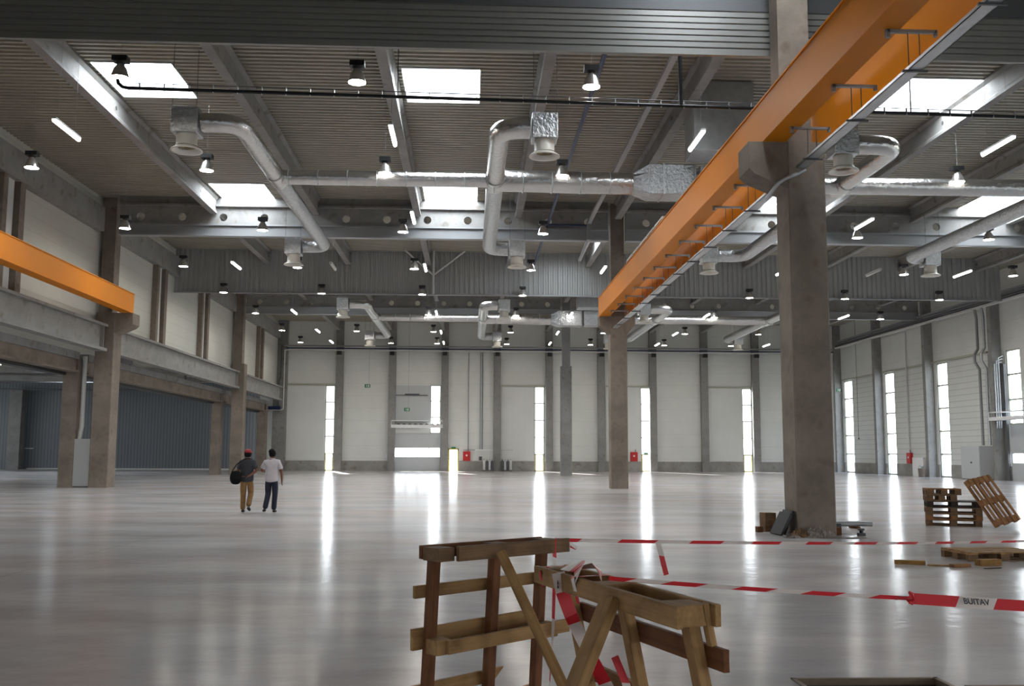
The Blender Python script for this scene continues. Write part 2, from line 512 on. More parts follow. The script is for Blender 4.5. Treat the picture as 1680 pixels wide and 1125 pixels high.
og = MB(); og.box(-250, 250, 97, 320, -.35, -.05); og.box(36, 250, -120, 97, -.35, -.05); og.box(-250, XHALL, -120, 97, -.35, -.05); og.box(XHALL, 36, -120, -14, -.35, -.05)
og.box(XHALL, 36, YD + .4, 97, 0, .001)
struct('ground_outside', og, 'ground')

# ------------------------------------------------------------------ roof deck (trapezoidal sheet, ribs along X)
dk = MB()
pitchr = .29
brk = sorted(set([XL - .3, XR + .3] + [v for s_ in SKYLIGHTS for v in (s_[0], s_[1])]))
for i in range(len(brk) - 1):
    xa, xb = brk[i], brk[i + 1]
    xm = (xa + xb) / 2
    holes = [(c, d) for a, b, c, d in SKYLIGHTS if a < xm < b]
    y = -14.0
    prof = []
    while y < YD + .4:
        for (dy, dz) in ((0, 0), (.12, 0), (.155, .11), (.255, .11), (.29, 0)):
            prof.append((y + dy, DZ + dz))
        y += pitchr
    for (y0, z0), (y1, z1) in zip(prof[:-1], prof[1:]):
        ym = (y0 + y1) / 2
        if any(c < ym < d for c, d in holes) or y1 - y0 < 1e-6: continue
        dk.add([(xa, y0, z0), (xb, y0, z0), (xb, y1, z1), (xa, y1, z1)], [(0, 1, 2, 3)])
struct('ceiling', dk, 'deck')
XN = {-17.0: 'along the left wall', -7.15: 'left of the middle', 2.6: 'right of the middle', 9.4: 'behind the crane runway', 19.1: 'in the right half', 28.9: 'along the right wall', -12.05: 'above the left aisle', -2.3: 'above the middle aisle', 14.25: 'just right of the crane runway', 24.1: 'towards the right wall', 4.55: 'beside the centre columns'}
YN = {15.6: 'before the near curtain', 61.0: 'unseen, added to light the back', 65.6: 'second row behind the far curtain', 69.8: 'third row behind the far curtain', 30.0: 'in the front row', 43.9: 'just before the holed girder', 22.2: 'in the front bay', 51.5: 'in the second bay'}
for (a, b, c, d) in SKYLIGHTS:
    t = thing('skylight', 'white rectangular roof skylight ' + XN[a] + ', ' + YN[c], 'skylight', ((a + b) / 2, (c + d) / 2, DZ))
    hx, hy = (b - a) / 2, (d - c) / 2
    p = MB()
    for q in ((-hx - .03, -hx, -hy, hy), (hx, hx + .03, -hy, hy), (-hx, hx, -hy - .03, -hy), (-hx, hx, hy, hy + .03)):
        p.box(*q, -.04, .36)
    p.build('curb', 'whitemetal', t)
    p = MB()
    n = 8
    for i in range(n):
        for j in range(n):
            g = lambda i_, j_: (-hx + 2 * hx * i_ / n, -hy + 2 * hy * j_ / n, .36 + .22 * sin(pi * i_ / n) ** .6 * sin(pi * j_ / n) ** .6 if 0 < i_ < n and 0 < j_ < n else .36)
            p.add([g(i, j), g(i + 1, j), g(i + 1, j + 1), g(i, j + 1)], [(0, 1, 2, 3)], 0, True)
    p.build('opal_dome', 'opal', t)

# ------------------------------------------------------------------ rafters
def rafter(x, y0, y1, label):
    t = thing('rafter', label, 'roof beam', (x, y0, 13.0), group='concrete roof rafters')
    L = y1 - y0
    h = DZ - 13.0 - .012
    pf = [(-.16, 0), (.16, 0), (.16, .1), (.09, .2), (.09, h - .16), (.2, h - .07), (.2, h), (-.2, h), (-.2, h - .07), (-.09, h - .16), (-.09, .2), (-.16, .1)]
    MB().prism(pf, 'y', 0, L).build('beam', 'rafter', t)
    for yy in (L - 2.6, L * .45):
        MB().cyl((-.1, yy, .42), (.1, yy, .42), .075, n=12).build('hole_disc', 'steel', t)  # solid dark disc stands in for the shade inside a round hole
bays = [(YA + 2.2, YB - .2, 'in the front bay'), (YB + .2, YC - .2, 'in the middle bay'), (YC + .2, YD, 'in the far bay')]
for bi, (y0, y1, nm) in enumerate(bays):
    for i, x in enumerate(RAFX):
        rafter(x, y0 + (.6 if i == 4 and bi else 0), y1, 'grey concrete roof rafter %s, %s from the left wall' % (nm, ORD[i]))

# ------------------------------------------------------------------ girders with round holes across the hall
def holed_plate(mb, x0, x1, z0, z1, y0, y1, cx, cz, r, n=24):
    def rectpt(a):
        dx, dz = cos(a), sin(a)
        s = 1e9
        if dx > 1e-9: s = min(s, (x1 - cx) / dx)
        if dx < -1e-9: s = min(s, (x0 - cx) / dx)
        if dz > 1e-9: s = min(s, (z1 - cz) / dz)
        if dz < -1e-9: s = min(s, (z0 - cz) / dz)
        return (cx + dx * s, cz + dz * s)
    angs = sorted([2 * pi * i / n for i in range(n)] + [math.atan2(zz - cz, xx - cx) % (2 * pi) for xx in (x0, x1) for zz in (z0, z1)])
    k = len(angs)
    for y, flip in ((y0, False), (y1, True)):
        vs = [(cx + r * cos(a), y, cz + r * sin(a)) for a in angs] + [(rectpt(a)[0], y, rectpt(a)[1]) for a in angs]
        fs = [(i, (i + 1) % k, (i + 1) % k + k, i + k) for i in range(k)]
        if not flip: fs = [f[::-1] for f in fs]
        mb.add(vs, fs)
    vs = [(cx + r * cos(a), y, cz + r * sin(a)) for y in (y0, y1) for a in angs]
    mb.add(vs, [(i, (i + 1) % k, (i + 1) % k + k, i + k) for i in range(k)])

def girder(y, xa, xb, label, holes=True):
    t = thing('roof_girder', label, 'girder', ((xa + xb) / 2, y, 11.93), group='girders across the hall')
    ox = (xa + xb) / 2
    p = MB()
    p.box(xa - ox, xb - ox, -.12, .12, .1, .5)
    p.box(xa - ox, xb - ox, -.2, .2, 0, .1)
    p.box(xa - ox, xb - ox, -.22, .22, .5, .58)
    p.build('lower_chord', 'greysteel', t)
    p = MB()
    z0, z1 = .58, 1.42
    n = int((xb - xa) / 1.95)
    w_ = (xb - xa) / n
    for i in range(n):
        a = xa - ox + i * w_
        holed_plate(p, a, a + w_, z0, z1, -.09, .09, a + w_ / 2, .93, .19)
    p.build('holed_web', 'rafter', t)
    MB().box(xa - ox, xb - ox, -.3, .3, 1.42, 1.52).box(xa - ox, xb - ox, -.12, .12, 1.52, 1.92).build('top_ledge', 'rafter', t)
girder(YB, -16.85, 6.6, 'long grey girder with round holes above the front crane bay, left of the centre column')
girder(YB, 7.45, 34.3, 'long grey girder with round holes, right of the centre column')
girder(YC, -16.85, 6.7, 'far grey girder with round holes, behind the far curtain on the left')
girder(YC, 7.5, 34.3, 'far grey girder with round holes, behind the far curtain on the right')

# ------------------------------------------------------------------ smoke curtains
def ribbed_sheet(mb, pts_a, pts_b, z0, z1, vertical, pitch_=.25, dep=.045):
    pass
t = thing('smoke_curtain', 'far hanging curtain wall of grey vertical ribbed cladding under the roof', 'smoke curtain', (0, 58.6, 11.2))
p = MB()
x = -17.85
while x < 32.8:
    for (a, b, ya, yb) in ((0, .12, 0, 0), (.12, .15, 0, .06), (.15, .27, .06, .06), (.27, .3, .06, 0)):
        p.add([(x + a, ya, 0.06), (x + b, yb, 0.06), (x + b, yb, 2.85), (x + a, ya, 2.85)], [(0, 1, 2, 3)])
    x += .3
p.build('ribbed_sheet', 'fascia', t, solid=.004)
MB().box(-17.85, 32.9, -.06, .12, -.04, .06).build('bottom_trim', 'greysteel', t)
MB().box(-17.85, 32.9, -.05, .1, 2.62, 2.68).build('top_rail', 'greysteel', t)
# V brace and drop rod on the curtain
vb = thing('curtain_brace', 'thin steel V brace with drop rod in front of the far curtain', 'brace', (-2.35, 58.35, 11.2))
MB().tube([(0, 0, 0), (0, 0, 2.65)], .075, 8).build('rod', 'whitemetal', vb)
MB().tube([(0, 0, 1.15), (-1.75, 0, 2.7)], .06, 8).build('strut', 'whitemetal', vb)
MB().tube([(0, 0, 1.15), (1.95, 0, 2.7)], .06, 8).build('strut', 'whitemetal', vb)

t = thing('near_curtain', 'near grey curtain of wide horizontal profiles along the top of the photo', 'smoke curtain', (-17.8, 20.85, 10.69), math.atan2(.45, 52))
p = MB()
z = 0
L = 52.3
while z < .9:
    for (za, zb, ya, yb) in ((0, .085, 0, 0), (.085, .1, 0, .03), (.1, .13, .03, .03), (.13, .145, .03, 0)):
        p.add([(0, ya, z + za), (L, ya, z + za), (L, yb, z + zb), (0, yb, z + zb)], [(0, 1, 2, 3)])
    z += .145
p.build('profiled_sheet', 'nearcurtain', t, solid=.004)
MB().box(0, L, -.03, .08, -.05, .0).build('bottom_trim', 'nearcurtain', t)
MB().box(0, L, .05, .45, 1.0, 2.3).build('backing_beam', 'steel', t)
MB().box(0, L, .2, .35, 2.3, 3.05).build('upper_web', 'steel', t)

# ------------------------------------------------------------------ columns
def column(x0, x1, y0, y1, zt, label, mt='column', upper=None, corb=(), name='column', stained=False):
    cx, cy = (x0 + x1) / 2, (y0 + y1) / 2
    t = thing(name, label, 'column', (cx, cy, 0))
    hx, hy = (x1 - x0) / 2, (y1 - y0) / 2
    c = .03
    poly = [(-hx + c, -hy), (hx - c, -hy), (hx, -hy + c), (hx, hy - c), (hx - c, hy), (-hx + c, hy), (-hx, hy - c), (-hx, -hy + c)]
    p = MB().prism(poly, 'z', 0, zt)
    p.build('shaft', mt, t)
    if upper:
        a, b, c0, d0, z2 = upper
        MB().box(a - cx, b - cx, c0 - cy, d0 - cy, zt, z2).build('upper_shaft', mt, t)
    for (sgn, reach, zb, zt2) in corb:
        xa = sgn * hx; xb = sgn * (hx + reach)
        poly = [(xa, zb - .3), (xa, zt2), (xb, zt2), (xb, zb + .12), (xb - sgn * .12, zb)]
        MB().prism(poly if sgn > 0 else poly[::-1], 'y', -hy + .02, hy - .02).build('corbel', mt, t)
    return t
column(6.66, 7.46, 19.85, 20.7, 8.25, 'nearest tall stained concrete column, right of the trestles', 'column', (6.62, 7.3, 20.15, 20.7, DZ), ((-1, .82, 7.55, 8.25),))
column(6.68, 7.5, 46.5, 47.3, 8.25, 'second concrete column in the centre row, under the crane girder ends', 'column', (6.75, 7.4, 46.6, 47.2, DZ), ((-1, .5, 7.7, 8.25), (1, .4, 7.7, 8.25)))
column(6.74, 7.55, 73.0, 73.8, 8.2, 'slim grey far column in the centre row near the back wall', 'column2', (6.86, 7.45, 73.1, 73.7, DZ))
column(-17.75, -16.88, 46.5, 47.5, 8.2, 'left concrete column carrying the left crane girder end', 'column', (-17.75, -17.15, 46.8, 47.5, DZ), ((1, .82, 7.55, 8.2),))
column(-17.75, -16.85, 73.0, 73.9, 8.2, 'far left concrete column behind the two walking men', 'column', (-17.75, -17.1, 73.2, 73.9, DZ))
column(-19.2, -18.5, 46.6, 47.3, 6.0, 'dark concrete column beside the tall grey cabinet at left', 'column')
column(-19.2, -18.5, 73.1, 73.8, 6.0, 'dark inner column left of the far left column', 'column')
column(-19.2, -18.4, 88.6, 89.4, 6.0, 'far dark column in the left back corner', 'column')
column(-43.4, -42.2, 93.6, 94.4, 7.6, 'pale column at the far left edge of the side hall', 'column2')

# ------------------------------------------------------------------ crane runway girders
def crane_girder(x0, x1, y0, y1, z0, z1, label):
    t = thing('crane_girder', label, 'crane girder', ((x0 + x1) / 2, y0, z0))
    hx = (x1 - x0) / 2
    L = y1 - y0
    h = z1 - z0
    MB().box(-hx + .03, hx - .03, 0, L, .03, h - .03).build('box_web', 'orange', t, bevel=.004)
    MB().box(-hx, hx, 0, L, h - .03, h).build('top_flange', 'orange', t)
    MB().box(-hx, hx, 0, L, 0, .03).build('bottom_flange', 'orange', t)
    MB().box(-.035, .035, 0, L, h, h + .07).build('rail', 'steel', t)
crane_girder(6.14, 6.64, 4.0, 46.9, 8.25, 9.2, 'orange crane runway girder left of the near column')
crane_girder(7.44, 7.66, 4.0, 46.9, 8.25, 9.2, 'darker orange crane runway girder behind the hanging cable tray')
crane_girder(-16.62, -16.1, 4.0, 46.8, 8.2, 9.15, 'orange crane runway girder along the left wall')
# hanging cable tray below the crane girders
for (a, b, lb) in ((4.0, 19.6, 'hanging cable tray from the photo top to the near column'), (20.9, 46.0, 'hanging cable tray beyond the near column under the crane girders')):
    t = thing('cable_tray', lb, 'cable tray', (6.86, a, 7.6))
    p = MB(); L = b - a
    p.box(-.11, .11, 0, L, 0, .012); p.box(-.11, -.098, 0, L, 0, .06); p.box(.098, .11, 0, L, 0, .06)
    p.build('tray', 'galv', t)
    y = 1.2 if a < 10 else .15
    while y < L - .02:
        q = MB(); q.box(-.42, .36, y - .03, y + .03, .6, .65); q.box(-.44, -.38, y - .03, y + .03, .52, .65); q.box(.33, .38, y - .03, y + .03, .55, .65)
        br = q.build('hanger_bar', 'greysteel', t)
        q = MB(); q.cyl((-.09, y, -.02), (-.09, y, .6), .008, n=6); q.cyl((.09, y, -.02), (.09, y, .6), .008, n=6); q.box(-.2, .2, y - .02, y + .02, -.03, 0)
        q.build('drop_rod', 'steel', br)
        y += 2.285 if a < 10 else 2.13
t = thing('bent_conduit', 'bent grey conduit wrapping round the near column below its corbel', 'conduit', (0, 0, 0))
MB().tube([(6.95, 19.6, 7.58), (6.82, 19.62, 7.5), (6.55, 19.68, 7.4), (6.42, 19.74, 7.32), (6.35, 19.95, 7.2), (6.33, 20.3, 7.12)], .045, 8).build('pipe', 'galv', t)
t = thing('girder_top_tray', 'white cable ladder along the top of the orange runway girder', 'cable tray', (6.24, 31, 9.21))
p = MB()
for k in range(5): p.box(-.05, .02, k * 1.5, k * 1.5 + 1.35, .1, .17)
for k in range(6): p.box(-.05, .02, k * 1.5 - .1, k * 1.5 - .04, 0, .12)
p.build('ladder', 'whitemetal', t)

# ------------------------------------------------------------------ walls
def wall_x(x, y0, y1, z0, z1, opens, th, mb, m=0):
    """wall in plane x, pieces around openings (y0,y1,z0,z1)"""
    yb = sorted(set([y0, y1] + [v for o in opens for v in o[:2]]))
    for a, b in zip(yb[:-1], yb[1:]):
        ops = sorted([(o[2], o[3]) for o in opens if o[0] <= (a + b) / 2 <= o[1]])
        z = z0
        for c, d in ops:
            if c > z: mb.box(x, x + th, a, b, z, c, m)
            z = max(z, d)
        if z < z1: mb.box(x, x + th, a, b, z, z1, m)
def wall_y(y, x0, x1, z0, z1, opens, th, mb, m=0):
    xb = sorted(set([x0, x1] + [v for o in opens for v in o[:2]]))
    for a, b in zip(xb[:-1], xb[1:]):
        ops = sorted([(o[2], o[3]) for o in opens if o[0] <= (a + b) / 2 <= o[1]])
        z = z0
        for c, d in ops:
            if c > z: mb.box(a, b, y, y + th, z, c, m)
            z = max(z, d)
        if z < z1: mb.box(a, b, y, y + th, z, z1, m)

# back wall: strip windows, roller door, yellow door
WB = [(-13.5, -12.6, 0, 7.87), (5.9, 6.86, 0, 7.87), (15.88, 16.84, 0, 7.85), (25.5, 26.46, 0, 7.82), (-3.8, -2.82, 3.45, 7.95)]
DOOR = (-7.05, -2.82, 0, 3.45)
YDOOR = (-2.08, -1.12, 0, 2.06)
p = MB()
wall_y(YD + .05, XL - 1.6, XR + .3, .93, 14.2, WB + [DOOR, YDOOR], .2, p)
struct('wall_back', p, 'panel')
p = MB()
wall_y(YD, XL - 1.6, XR, 0, .93, WB + [DOOR, (-2.08, -1.12, 0, .93)], .3, p)
struct('trim_1', p, 'plinth')
# smooth infill panels beside the strip windows with a head rail
for i, (a, b) in enumerate(((-17.2, -13.55), (2.8, 5.85), (12.6, 15.8), (22.3, 25.42))):
    p = MB().box(a, b, YD - .02, YD + .04, .95, 7.8)
    struct('trim_%d' % (2 + i), p, 'whitepanel')
    p = MB().box(a, b + 1.1, YD - .09, YD + .04, 7.88, 8.0)
    struct('trim_%d' % (6 + i), p, 'frame')

def strip_window_y(n, x0, x1, z0, z1, y, panes, lower_yellow=True):
    h = (z1 - z0) / panes
    p = MB(); f = .095
    p.box(x0, x0 + f, y - .03, y + .05, z0, z1); p.box(x1 - f, x1, y - .03, y + .05, z0, z1)
    for i in range(panes + 1): p.box(x0, x1, y - .03, y + .05, min(max(z0 + i * h - f / 2, z0), z1 - f), min(max(z0 + i * h + f / 2, z0 + f), z1))
    o = struct('window_%d' % n, p, 'frame')
    q = MB().add([(x0, y, z0), (x1, y, z0), (x1, y, z1), (x0, y, z1)], [(0, 1, 2, 3)]).build('pane', 'glass', o)
    if lower_yellow:
        q = MB(); g = .06
        q.box(x0 + f, x0 + f + g, y - .05, y + .03, z0, z0 + h); q.box(x1 - f - g, x1 - f, y - .05, y + .03, z0, z0 + h)
        q.box(x0 + f, x1 - f, y - .05, y + .03, z0 + h - g, z0 + h); q.box(x0 + f, x1 - f, y - .05, y + .03, z0, z0 + g)
        q.build('escape_door_frame', 'yellow', o)
for i, (a, b, c, d) in enumerate(WB):
    strip_window_y(i + 1, a, b, c, d, YD + .12, 5 if c == 0 else 3, c == 0)

def strip_window_x(n, y0, y1, z0, z1, x, panes):
    h = (z1 - z0) / panes
    p = MB(); f = .11
    p.box(x - .05, x + .04, y0, y0 + f, z0, z1); p.box(x - .05, x + .04, y1 - f, y1, z0, z1)
    for i in range(panes + 1): p.box(x - .05, x + .04, y0, y1, min(max(z0 + i * h - f / 2, z0), z1 - f), min(max(z0 + i * h + f / 2, z0 + f), z1))
    o = struct('window_%d' % n, p, 'frame')
    MB().add([(x, y0, z0), (x, y1, z0), (x, y1, z1), (x, y0, z1)], [(0, 1, 2, 3)]).build('pane', 'glass', o)

# right wall
WRY = [(88.2, 90.3, 0, 8.5), (79.3, 81.2, 0, 8.5), (70.2, 71.9, 0, 8.5), (60.6, 62.3, 3.6, 8.5), (50.5, 52.8, 0, 8.5), (41.2, 43.5, 0, 8.5), (32, 34.3, 0, 8.5), (22.5, 24.8, 0, 8.5), (8, 12, .5, 8.5), (-6, -2, .5, 8.5)]
RDOOR = (56.6, 62.3, 0, 3.6)
p = MB()
wall_x(XR, -14, YD + .3, .93, 14.2, WRY + [RDOOR], .25, p)
struct('wall_right', p, 'panel')
p = MB()
wall_x(XR - .04, -14, YD, 0, .93, WRY + [RDOOR], .3, p)
struct('trim_10', p, 'plinth')
for i, (a, b) in enumerate(((82.4, 88.1), (73.3, 79.2), (64.4, 70.1))):
    struct('trim_%d' % (11 + i), MB().box(XR - .05, XR, a, b, .95, 8.45), 'panel_dense')
    struct('trim_%d' % (14 + i), MB().box(XR - .14, XR, a, b + 2.2, 8.52, 8.66), 'frame')
for i, q in enumerate(WRY[:8]):
    strip_window_x(6 + i, *q, XR + .1, 5 if q[2] == 0 else 3)
# left upper wall + left of side hall
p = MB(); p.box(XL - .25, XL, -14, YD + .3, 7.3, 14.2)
struct('wall_left', p, 'panel_shade')
# side hall
p = MB(); p.box(XHALL, -19.5, 95, 95.3, 0, 8.5)
struct('wall_side_hall', p, 'bluewall')
struct('baseboard_side_hall', MB().box(-42, -19.5, 94.9, 95, 0, .1), 'whitemetal')
p = MB(); wall_x(XHALL - .3, -14, 95.3, 0, 8.5, [(0, 20, 3, 6.5), (30, 60, 3, 6.5), (66, 90, 3, 6.5)], .3, p)
struct('wall_far_left', p, 'panel')
for i, q in enumerate(((0, 20, 3, 6.5), (30, 60, 3, 6.5), (66, 90, 3, 6.5))):
    strip_window_x(20 + i, *q, XHALL - .1, 1)
p = MB()
for i_, (xa_, xb_) in enumerate(((XHALL, -47), (-47, -44), (-44, -33), (-33, -30), (-30, XL - .27))):
    ya_ = -14
    for (c, d) in ([(60, 63), (76, 79), (30, 33)] and sorted([(30, 33), (60, 63), (76, 79)]) if i_ in (1, 3) else []):
        p.box(xa_, xb_, ya_, c, 8.3, 8.5); ya_ = d
    p.box(xa_, xb_, ya_, 95.3, 8.3, 8.5)
struct('ceiling_side_hall', p, 'deck')
for i_, (xa_, ya_) in enumerate(SIDE_FILL):
    t = thing('skylight', 'flat skylight added to light the side hall, %s one' % ORD[i_], 'skylight', (xa_ + 1.5, ya_ + 1.5, 8.3))
    q = MB(); q.box(-1.53, -1.5, -1.5, 1.5, 0, .4); q.box(1.5, 1.53, -1.5, 1.5, 0, .4); q.box(-1.5, 1.5, -1.53, -1.5, 0, .4); q.box(-1.5, 1.5, 1.5, 1.53, 0, .4); q.build('curb', 'whitemetal', t)
    MB().box(-1.5, 1.5, -1.5, 1.5, .38, .41).build('opal_pane', 'opal', t)
# wall behind the camera with open gates added to let light reach the foreground
FILL_GATES = [(-52, -40, 0, 5.5), (-11, -5, 0, 4.2), (8, 13, 0, 4.2), (18, 28, 0, 5)]
p = MB(); wall_y(-14.2, XHALL, XR + .3, 0, 14.2, FILL_GATES, .2, p)
struct('wall_front', p, 'panel')
# short return wall in the left back corner
struct('wall_corner', MB().box(-17.95, -17.0, 90.4, 91, 0, 14), 'column2')
struct('wall_corner_return', MB().box(-18.2, -17.95, 90.4, 95, 0, 8.25), 'column2')

# pilasters
for i, x in enumerate(PILX):
    p = MB().box(-.33, .33, -.45, 0, 0, DZ)
    tag(p.build('pilaster', 'rafter', loc=(x, YD, 0)), 'grey concrete pilaster on the back wall, %s from the left' % ORD[i], 'pilaster')
for i, y in enumerate((90.75, 81.6, 72.3, 62.75, 53.3, 44.0, 34.8, 25.3)):
    nm = ['in the far right corner', 'between the first and second right-wall windows', 'between the second and third right-wall windows', 'left of the right-edge roller door', 'right of the roller door', 'further forward on the right wall', 'well forward on the right wall', 'near the front of the right wall'][i]
    p = MB().box(-.65, 0, 0, .45, 0, DZ)
    tag(p.build('wall_column', 'rafter', loc=(XR, y, 0)), 'grey concrete wall column ' + nm, 'column')
# left-wall pilaster pairs above the ledge beam
for i, y in enumerate((28.2, 37.4, 55.6, 64.8, 82.3)):
    t = thing('pilaster_pair', 'pair of narrow brown posts on the upper left wall, %s pair from the front' % ORD[i], 'pilaster', (XL, y, 7.6))
    MB().box(0, .3, -.9, -.55, 0, 4.5).build('post', 'column', t)
    MB().box(0, .3, .45, .9, 0, 4.5).build('post', 'column', t)
    MB().box(0, .12, -.4, .3, 0, 4.5).build('infill', 'whitemetal', t)
for i, (a, b) in enumerate(((4, 27), (28.5, 46.4), (47.6, 64), (65.5, 72.9), (74.0, 89.8))):
    p = MB().box(0, .35, 0, b - a, 0, 1.15)
    tag(p.build('edge_beam', 'rafter', loc=(XL, a, 12.1)), 'grey edge beam under the roof on the upper left wall, %s length' % ORD[i], 'edge beam')

# ledge beams
for i, (a, b) in enumerate(((4.0, 46.45), (47.55, 72.95), (73.95, 89.7))):
    L = b - a
    t = thing('ledge_beam', ['near grey flanged ledge beam under the left crane girder', 'middle grey flanged ledge beam between the two left columns', 'far grey flanged ledge beam near the back left corner'][i], 'beam', (-17.5, a, 6.35))
    MB().box(-.1, .12, 0, L, .14, 1.16).build('web', 'rafter', t)
    MB().box(-.4, .34, 0, L, 1.16, 1.28).build('top_flange', 'rafter', t)
    MB().box(-.15, .34, 0, L, 0, .14).build('bottom_flange', 'rafter', t)
    p = MB()
    for y in (.35, L - .4): p.box(.12, .3, y, y + .05, .14, 1.16)
    y = 0
    p.build('stiffener', 'rafter', t)
    t = thing('inner_beam', ['lower inner beam behind the near ledge beam', 'lower inner beam behind the middle ledge beam', 'lower inner beam behind the far ledge beam'][i], 'beam', (-18.7, a, 5.35))
    MB().box(-.25, .3, 0, L, .62, .95).build('upper_part', 'column2', t)
    MB().box(-.2, .15, 0, L, 0.0, .62).build('lower_part', 'column', t)
    MB().box(.15, .32, 0, L, 0.0, .08).build('bottom_lip', 'column', t)
    MB().box(-.75, -.3, 0, L, -.12, .1).build('shaded_edge', 'black', t)  # black strip stands for the beam's bottom edge in shadow
# side hall: ceiling pipes running across
for i, (y, x1, z) in enumerate(((62, -30.5, 7.2), (70, -24.2, 7.1), (78, -22.6, 7.05), (86, -21.2, 7.0))):
    t = thing('ceiling_pipe', 'dark pipe run below the side-hall ceiling, %s row back' % ORD[i], 'pipe', (x1, y, z))
    MB().tube([(-32, 0, 0), (-.1, 0, 0), (0, 0, .1), (0, 0, .7)], .07, 8).build('pipe', 'steel', t)
    MB().box(-32, 0, .3, .55, .75, 1.2).build('support_beam', 'rafter', t)
tag(MB().cyl((0, 0, 0), (0, 0, .08), .12, n=14).build('side_hall_lamp', 'tube_on', loc=(-29.6, 62.2, 7.05)), 'small lit lamp under the side-hall ceiling', 'lamp')
t = thing('door_handle_bar', 'small silver push bar on the blue side-hall wall', 'door handle', (-42, 95.0, 1.9))
MB().box(-.3, .5, -.1, 0, 0, .1).build('bar', 'galv', t)

# ------------------------------------------------------------------ cabinet + silver duct on the left
t = thing('switch_cabinet', 'tall narrow grey cabinet between the left columns', 'cabinet', (-18.12, 46.9, 0))
MB().box(-.38, .36, -.3, .3, .06, 2.25).build('body', 'cabinet', t, bevel=.01)
MB().box(-.36, .34, -.27, .27, 0, .06).build('plinth', 'steel', t)
t = thing('cable_duct', 'bright galvanised vertical duct rising from the grey cabinet', 'duct', (-18.3, 46.9, 2.25))
MB().tube([(-.1, 0, 0), (-.06, 0, .35), (-.02, 0, .6), (-.02, 0, 3.9)], .11, 4).build('duct', 'whitemetal', t)

# ------------------------------------------------------------------ ducts
ZD = 11.0
def arc_path(a, corner, b, r, n=7):
    a, c, b = Vector(a), Vector(corner), Vector(b)
    d1 = (a - c).normalized(); d2 = (b - c).normalized()
    pts = [a]
    for i in range(n + 1):
        tt = i / n
        pts.append((c + d1 * r) * (1 - tt) ** 2 + c * 2 * tt * (1 - tt) + (c + d2 * r) * tt ** 2)
    pts.append(b)
    return pts
def diffuser(name_label, x, y):
    t = thing('air_diffuser', name_label, 'air diffuser', (x, y, ZD - .92), group=None)
    MB().box(-.37, .37, -.37, .37, .54, 1.28).build('plenum_box', 'flex', t, bevel=.02)
    MB().lathe([(.29, .54), (.29, .24), (.32, .2)], n=24).build('neck', 'diffuser', t)
    MB().lathe([(.29, .2), (.44, .1), (.45, .07), (.38, .08), (.26, .18)], n=28).build('flared_ring', 'diffuser', t)
    MB().lathe([(.0, .22), (.12, .16), (.26, .2)], n=20).build('swirl_core', 'rust', t)
    for hx_ in (-.34, .34):
        near = min(abs(x + hx_ - q_) for q_ in RAFX) < .3
        MB().cyl((hx_, -.34, 1.28), (hx_, -.34, (13.0 if near else DZ + .05) - (ZD - .92)), .008, n=6).build('hanger', 'steel', t)
    return t
SETS = [('in the front bay', 27.3, 32.8, 44.2), ('beyond the far curtain', 61.5, 67.4, 78.1)]
BR = [(-6.7, -8.15, 'left', .27), (.76, 2.05, 'middle', .31), (12.9, 11.2, 'right', .29), (20.9, 21.9, 'far right', .29)]
